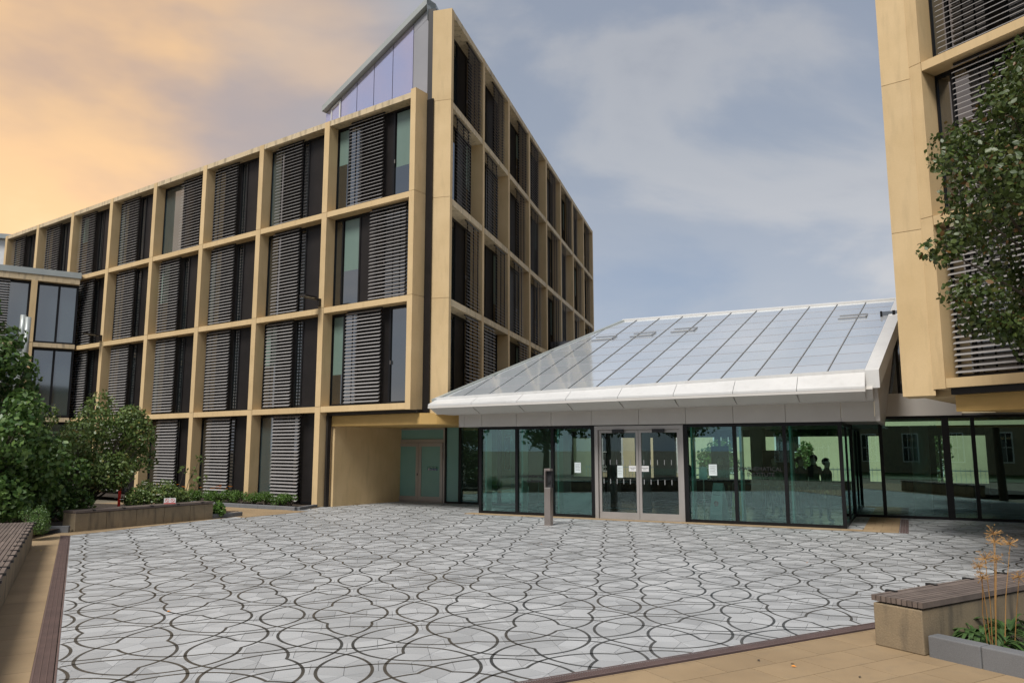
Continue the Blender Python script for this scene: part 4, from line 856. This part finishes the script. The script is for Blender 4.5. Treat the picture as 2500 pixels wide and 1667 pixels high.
def shrub(name, label, base, clumps, leaf, n, size, group=None, shape=1.6, trunk=.05, cat='shrub', up=.3):
    t = thing(name, base, label, cat, group); mb = MB(); limbs(mb, base, [(c[0], trunk) for c in clumps], trunk); mb.build('stem', 'bark', t)
    lf = MB(); tot = sum(c[1][0] * c[1][1] * c[1][2] for c in clumps) ** 1.0
    for c, rad in clumps: leaf_cloud(lf, c, rad, int(n * (rad[0] * rad[1] * rad[2]) / tot), size, shape, up)
    lf.build('crown', leaf, t); return t
def clumps(c, rad, k, cr, seed, flat=1.0):
    rg = random.Random(seed); out = []
    for _ in range(k):
        while True:
            d = Vector((rg.uniform(-1, 1), rg.uniform(-1, 1), rg.uniform(-1, 1)))
            if .25 < d.length < 1: break
        s = rg.uniform(.7, 1.3); out.append(((c[0] + d.x * rad[0], c[1] + d.y * rad[1], c[2] + d.z * rad[2]), (cr * s, cr * s, cr * s * flat)))
    return out
shrub('large_shrub', 'tall dark green broad leaved shrub at the left edge', (-13.0, 18.6, .1), clumps((-12.75, 18.6, 1.85), (1.6, 1.3, 1.65), 40, .52, 1) + clumps((-13.9, 19.6, 4.2), (1.5, 1.2, 1.6), 30, .46, 2), 'leaf_shrub', 17000, .155, trunk=.05)
shrub('leafy_shrub', 'rounded light green shrub with small leaves behind the planter seat', (-12.6, 22.6, .1), clumps((-12.5, 22.6, 2.1), (1.9, 1.4, 1.35), 40, .46, 3), 'leaf_light', 15000, .10, trunk=.04)
shrub('leafy_shrub', 'dark leafy shrub between the tall shrub and the planter seat', (-12.3, 20.6, .1), clumps((-12.4, 20.8, 1.1), (1.1, .9, .9), 20, .40, 4), 'leaf_shrub', 6500, .11)
shrub('clipped_shrub', 'small dark clipped shrub at the end of the long bench', (-10.65, 17.35, .05), clumps((-10.65, 17.45, .38), (.26, .3, .30), 14, .17, 5), 'leaf_shrub', 3200, .035)
shrub('flowering_shrub', 'low flowering shrub with pale blooms at the planter seat', (-10.2, 22.2, .1), clumps((-10.3, 22.4, .62), (.9, .7, .35), 26, .25, 6), 'leaf_light', 5200, .075)
sp = thing('leafy_sapling', (-9.6, 22.6, .1), 'thin sapling with sparse leaves above the flowering shrub', 'plant'); mb = MB(); limbs(mb, (-9.6, 22.6, .1), [((-9.2, 22.9, 1.75), .014), ((-9.5, 22.5, 1.45), .012), ((-9.0, 22.7, 1.2), .010)], .01); mb.build('stem', 'bark', sp)
lf = MB()
for c in ((-9.2, 22.9, 1.7), (-9.35, 22.75, 1.35), (-9.5, 22.5, 1.4), (-9.0, 22.7, 1.15), (-9.25, 22.8, 1.0)): leaf_cloud(lf, c, (.16, .16, .16), 14, .12)
lf.build('leaves', 'leaf_light', sp)
fl = random.Random(11)
def blossoms(name, label, pts, r, mat, group):
    for p in pts:
        mb = MB()
        for k in range(7):
            a = k * 2 * math.pi / 7; c = Vector(p); d = Vector((math.cos(a), math.sin(a), .35)) * r; s = Vector((-math.sin(a), math.cos(a), 0)) * r * .55
            mb.poly([c, c + d * .7 - s, c + d * 1.2, c + d * .7 + s])
        mb.poly([Vector(p) + Vector((math.cos(a) * r * .4, math.sin(a) * r * .4, r * .3)) for a in [k * math.pi / 3 for k in range(6)]])
        tag(mb.build(name, mat), label, 'flower', group)
blossoms('white_flower', 'white bloom on the low shrub behind the planter seat', [(-10.3 + fl.uniform(-.9, .9), 22.2 + fl.uniform(-.7, .4), .78 + fl.uniform(-.2, .3)) for _ in range(12)], .055, 'petal', 'white blooms at the planter seat')
hd = Fr(-7.25, 26.15, 148)
HEDGE = []; ORD = 'first second third fourth fifth sixth seventh eighth ninth tenth eleventh twelfth'.split()
for k in range(12):
    x = .35 + .62 * k; p = hd(x, -.10 - .05 * (k % 2), 0)
    shrub('hedge_plant', '%s bright green hedge plant along the facade kerb, counted from the corner column' % ORD[k], (p[0], p[1], .08), clumps((p[0], p[1], .30), (.26, .22, .14), 10, .15, 40 + k), 'leaf_hedge', 1300, .045, 'hedge plants along the facade kerb'); HEDGE.append(p)
blossoms('marigold', 'orange bloom standing on the green hedge row', [(*hd(fl.uniform(3.2, 7.4), fl.uniform(-.28, .15))[:2], fl.uniform(.54, .66)) for _ in range(22)], .05, 'orange', 'orange blooms on the hedge row')
shrub('cabbage_plant', 'small rosette plant behind the low kerb by the path', (-8.6, 23.0, .08), clumps((-8.6, 23.0, .24), (.16, .16, .12), 6, .14, 60), 'leaf_hedge', 420, .10)
for k, (p, r) in enumerate(COURT):
    shrub('court_shrub', ('green bush seen through the left sliding door', 'green bush seen behind the lettered pane', 'green bush seen through the rear glazing', 'bush at the right end behind the rear glazing')[k], (p[0], p[1], 0), clumps((p[0], p[1], 1.2 * r + .3), (r * .7, r * .7, r), 14, r * .38, 300 + k), 'leaf_light', 2200, .14)
# dried flower stalks and strap leaves beside the right bench
def strap_plant(base, label, n, L, seed):
    rg = random.Random(seed); t = thing('strap_leaf_plant', base, label, 'plant'); mb = MB(); b = Vector(base)
    for k in range(n):
        a = rg.uniform(0, 6.28); ln = L * rg.uniform(.6, 1.15); w = .016 * rg.uniform(.8, 1.3); d = Vector((math.cos(a), math.sin(a), 0)); s = Vector((-d.y, d.x, 0)); lift = rg.uniform(.5, 1.0); pv = None; row = []
        for i in range(8):
            u = i / 7; p = b + d * ln * u * .8 + Vector((0, 0, ln * (lift * u * 1.1 - .95 * u * u))) + d * .02
            ww = w * (1 - u ** 3) * (.6 + u) + .001; row.append((p - s * ww, p + s * ww))
        for (p0, p1), (q0, q1) in zip(row, row[1:]): mb.poly([p0, p1, q1, q0])
    mb.build('leaves', 'leaf_strap', t); return t
for k, (x, y) in enumerate(((.42, .46), (.12, .74), (.72, .72), (.15, 1.2), (1.05, .58))):
    strap_plant(KR(x, y, .1), ('strap leaved plant nearest the granite kerb', 'strap leaved plant against the right bench', 'strap leaved plant in the middle of the right bed', 'strap leaved plant far along the right bench', 'strap leaved plant at the near edge of the right bed')[k], 46, .54, 70 + k)
def seed_head(base, tip, label, seed, r=.075):
    rg = random.Random(seed); t = thing('dried_flower', base, label, 'flower', 'dried stalks in the right bed'); b, e = Vector(base), Vector(tip)
    MB().tube([b, b + (e - b) * .5 + Vector((rg.gauss(0, .01), rg.gauss(0, .01), .0)), e], [.005, .004, .003], 6).build('stalk', 'dry', t)
    mb = MB()
    for _ in range(46):
        d = Vector((rg.gauss(0, 1), rg.gauss(0, 1), rg.gauss(0, .8) + .35)).normalized(); q = e + d * r * rg.uniform(.6, 1.1); s = d.orthogonal() * .0018
        mb.poly([e - s, e + s, q + s * .6, q - s * .6])
        if rg.random() < .5: mb.tube([q - d * .006, q + d * .006], .0035, 5)
    mb.build('seed_head', 'dry', t)
def at_px(u, v, d):               # point seen at photo pixel at ground distance d, used once to place the stalk tips
    a = (u - 1250) / 1875; b = (833.5 - v) / 1875; c, s = math.cos(R(7.95)), math.sin(R(7.95)); r = Vector((a, c - s * b, s + c * b)); k = d / r.y; return Vector((0, 0, 2)) + r * k
for k, (u, v, d, bx, by) in enumerate(((2426, 1301, 7.6, .42, .42), (2429, 1322, 7.9, .40, .46), (2466, 1328, 7.7, .45, .52), (2405, 1363, 7.5, .42, .36), (2433, 1364, 7.5, .46, .34), (2391, 1382, 7.4, .44, .30), (2398, 1410, 7.4, .40, .32), (2488, 1408, 7.5, .5, .60))):
    tp = at_px(u, v, d); seed_head(KR(bx, by, .1), tp, '%s tallest dried starry flower head in the right bed' % ('very', 'second', 'third', 'fourth', 'fifth', 'sixth', 'eighth', 'seventh')[k], 90 + k, .085 if k < 4 else .07)
# tree overhanging at right
TR = thing('street_tree', (9.4, 11.2, 0), 'dark green tree overhanging from the right edge', 'tree')
mb = MB(); mb.tube([(9.4, 11.2, -.05), (9.35, 11.2, 1.6), (9.3, 11.15, 3.2)], [.17, .14, .12], 10)
tc = [k for k in clumps((9.1, 11.3, 6.1), (2.5, 2.2, 2.9), 84, .55, 21) if k[0][0] > 6.9 + max(0, (k[0][2] - 6.0)) * .55]
tc += [((6.75, 11.0, 4.25), (.5, .45, .30)), ((6.45, 11.2, 4.95), (.36, .36, .26)), ((6.85, 11.2, 5.3), (.45, .5, .4)), ((6.65, 11.0, 6.25), (.36, .36, .34)), ((6.9, 11.1, 6.65), (.4, .4, .3)), ((7.9, 11.1, 7.9), (.35, .4, .4)), ((7.4, 11.0, 7.1), (.35, .4, .3)), ((7.1, 11.2, 3.85), (.5, .5, .26)), ((7.5, 11.0, 3.7), (.5, .5, .25))]
limbs(mb, (9.3, 11.15, 3.1), [(c, .05) for c, r in tc[::2]], .05, wob=.08); mb.build('trunk', 'bark', TR)
lf = MB()
for c, r in tc: leaf_cloud(lf, c, r, int(440 * (r[0] / .5) ** 2), .092, 1.45, .25, shell=.15)
lf.build('crown', 'leaf_tree', TR)
# small things in the beds
ns = thing('no_smoking_sign', (-9.35, 20.95, .5), 'small white and red no smoking sign behind the planter seat', 'sign')
NF = Fr(-9.42, 21.55, 20); part('plate', 'white', ns, NF, (-.15, .15, -.005, .005, .50, .66)); part('red_band', 'red', ns, NF, (-.145, .145, -.008, -.0055, .505, .53)); part('stake', 'steel', ns, NF, (-.01, .01, .006, .02, .1, .7))
for cx in (-.07, .07):
    mb = MB()
    for a in range(14):
        t0, t1 = a * math.pi / 7, (a + 1) * math.pi / 7; mb.poly([NF(cx + r_ * math.cos(q), -.0065, .595 + r_ * math.sin(q)) for r_, q in ((.042, t0), (.052, t0), (.052, t1), (.042, t1))])
    mb.poly([NF(cx - .036, -.0068, .625), NF(cx - .028, -.0068, .633), NF(cx + .036, -.0068, .565), NF(cx + .028, -.0068, .557)]); mb.build('prohibition_ring', 'red', ns)
rb = thing('red_object', (-13.2, 24.8, 0), 'bright red rounded object half hidden behind the light green shrub', 'box')  # unidentified red object; its rounded form is a guess
RF = Fr(-12.35, 24.6, 25); mb = MB(); mb.prism([RF(.30 * math.cos(a), -.12, 1.25 + .2 * max(-.4, math.sin(a))) for a in [k * math.pi / 8 for k in range(16)]][::-1], [RF(.30 * math.cos(a), .12, 1.25 + .2 * max(-.4, math.sin(a))) for a in [k * math.pi / 8 for k in range(16)]][::-1]); mb.build('cover', 'red', rb); part('post', 'red', rb, RF, (-.04, .04, -.04, .04, .05, 1.2))
# fallen leaves
lv = [(-9.4 + .1 * k, 15.6, .004) for k in range(2)] + [(fl.uniform(-8, 7), fl.uniform(8, 18), .004) for _ in range(9)] + [(fl.uniform(2.3, 3.6), fl.uniform(6.9, 7.7), .004) for _ in range(4)]
for k, p in enumerate(lv):
    mb = MB(); a = fl.uniform(0, 6.28); t_, b_ = Vector((math.cos(a), math.sin(a), 0)), Vector((-math.sin(a), math.cos(a), .12)); c = Vector(p) + Vector((0, 0, .004)); s = .026
    mb.poly([c - t_ * s, c + b_ * s * .5, c + t_ * s, c - b_ * s * .5 + Vector((0, 0, .01))]); tag(mb.build('fallen_leaf', 'orange' if k % 3 == 0 and k > 1 else 'yellow' if k < 2 else 'bark'), 'small fallen leaf lying on the paving', 'leaf', 'fallen leaves on the paving')

# ------------------------------------------------------------------ what stands behind the camera (mirrored in the glass)
HB = thing('stone_house', (-2, -32, 0), 'long stone house with white sash windows across the court, mirrored in the glass', 'building')
HF = Fr(22, -24, 172)
part('wall', 'house_stone', HB, HF, (-4, 46, 0, 10, 0, 9.5)); part('roof', 'grey_panel', HB, HF, (-4.4, 46.4, -.4, 10, 9.5, 10.1)); part('string_course', 'house_stone', HB, HF, (-4, 46, -.08, -.002, 4.5, 4.7))
for k in range(13):
    for z in (1.0, 5.4):
        x = 1 + 3.4 * k; w_ = part('window', 'white', HB, HF, (x - .1, x + 1.2, -.05, .04, z - .1, z + 2.3)); part('pane', 'pane_dark', w_, HF, (x, x + 1.1, -.07, -.051, z, z + 2.2)); part('glazing_bars', 'white', w_, HF, (x + .35, x + .39, -.09, -.071, z, z + 2.2), (x + .71, x + .75, -.09, -.071, z, z + 2.2), (x, x + 1.1, -.096, -.0905, z + 1.08, z + 1.13))
ln = MB().poly([(-40, -23, -.03), (36, -23, -.03), (26, -7, -.03), (-30, -7, -.03)]).build('lawn', 'grass'); tag(ln, 'green lawn across the court behind the viewer', kind='structure')
for k, (x, y, h) in enumerate(((-14, -13, 7.5), (4, -15, 8.5), (17, -12, 7.5), (-20, -7, 9), (-19, 2.5, 8.5), (-17.5, 9, 7), (-25, 9, 10), (-29, -3, 10))):
    t = thing('garden_tree', (x, y, 0), ('broad tree standing before the stone house', 'tall tree in the middle of the lawn', 'round tree at the right end of the lawn', 'tree at the left end of the lawn', 'second tree left of the long bench', 'tree nearest the long bench', 'big tree farthest left of the long bench', 'tallest tree beyond the left end of the lawn')[k], 'tree', 'trees on the lawn')
    mb = MB(); mb.tube([(x, y, -.05), (x + .1, y, h * .25), (x, y, h * .5)], [.22, .17, .1], 8); cc = clumps((x, y, h * .64), (h * .33, h * .33, h * .3), 26, h * .13, 200 + k); limbs(mb, (x, y, h * .3), [(c, .05) for c, r in cc[::3]], .05); mb.build('trunk', 'bark', t)
    lf = MB()
    for c, r in cc: leaf_cloud(lf, c, r, 150, .3, 1.5, .25)
    lf.build('crown', 'leaf_shrub', t)
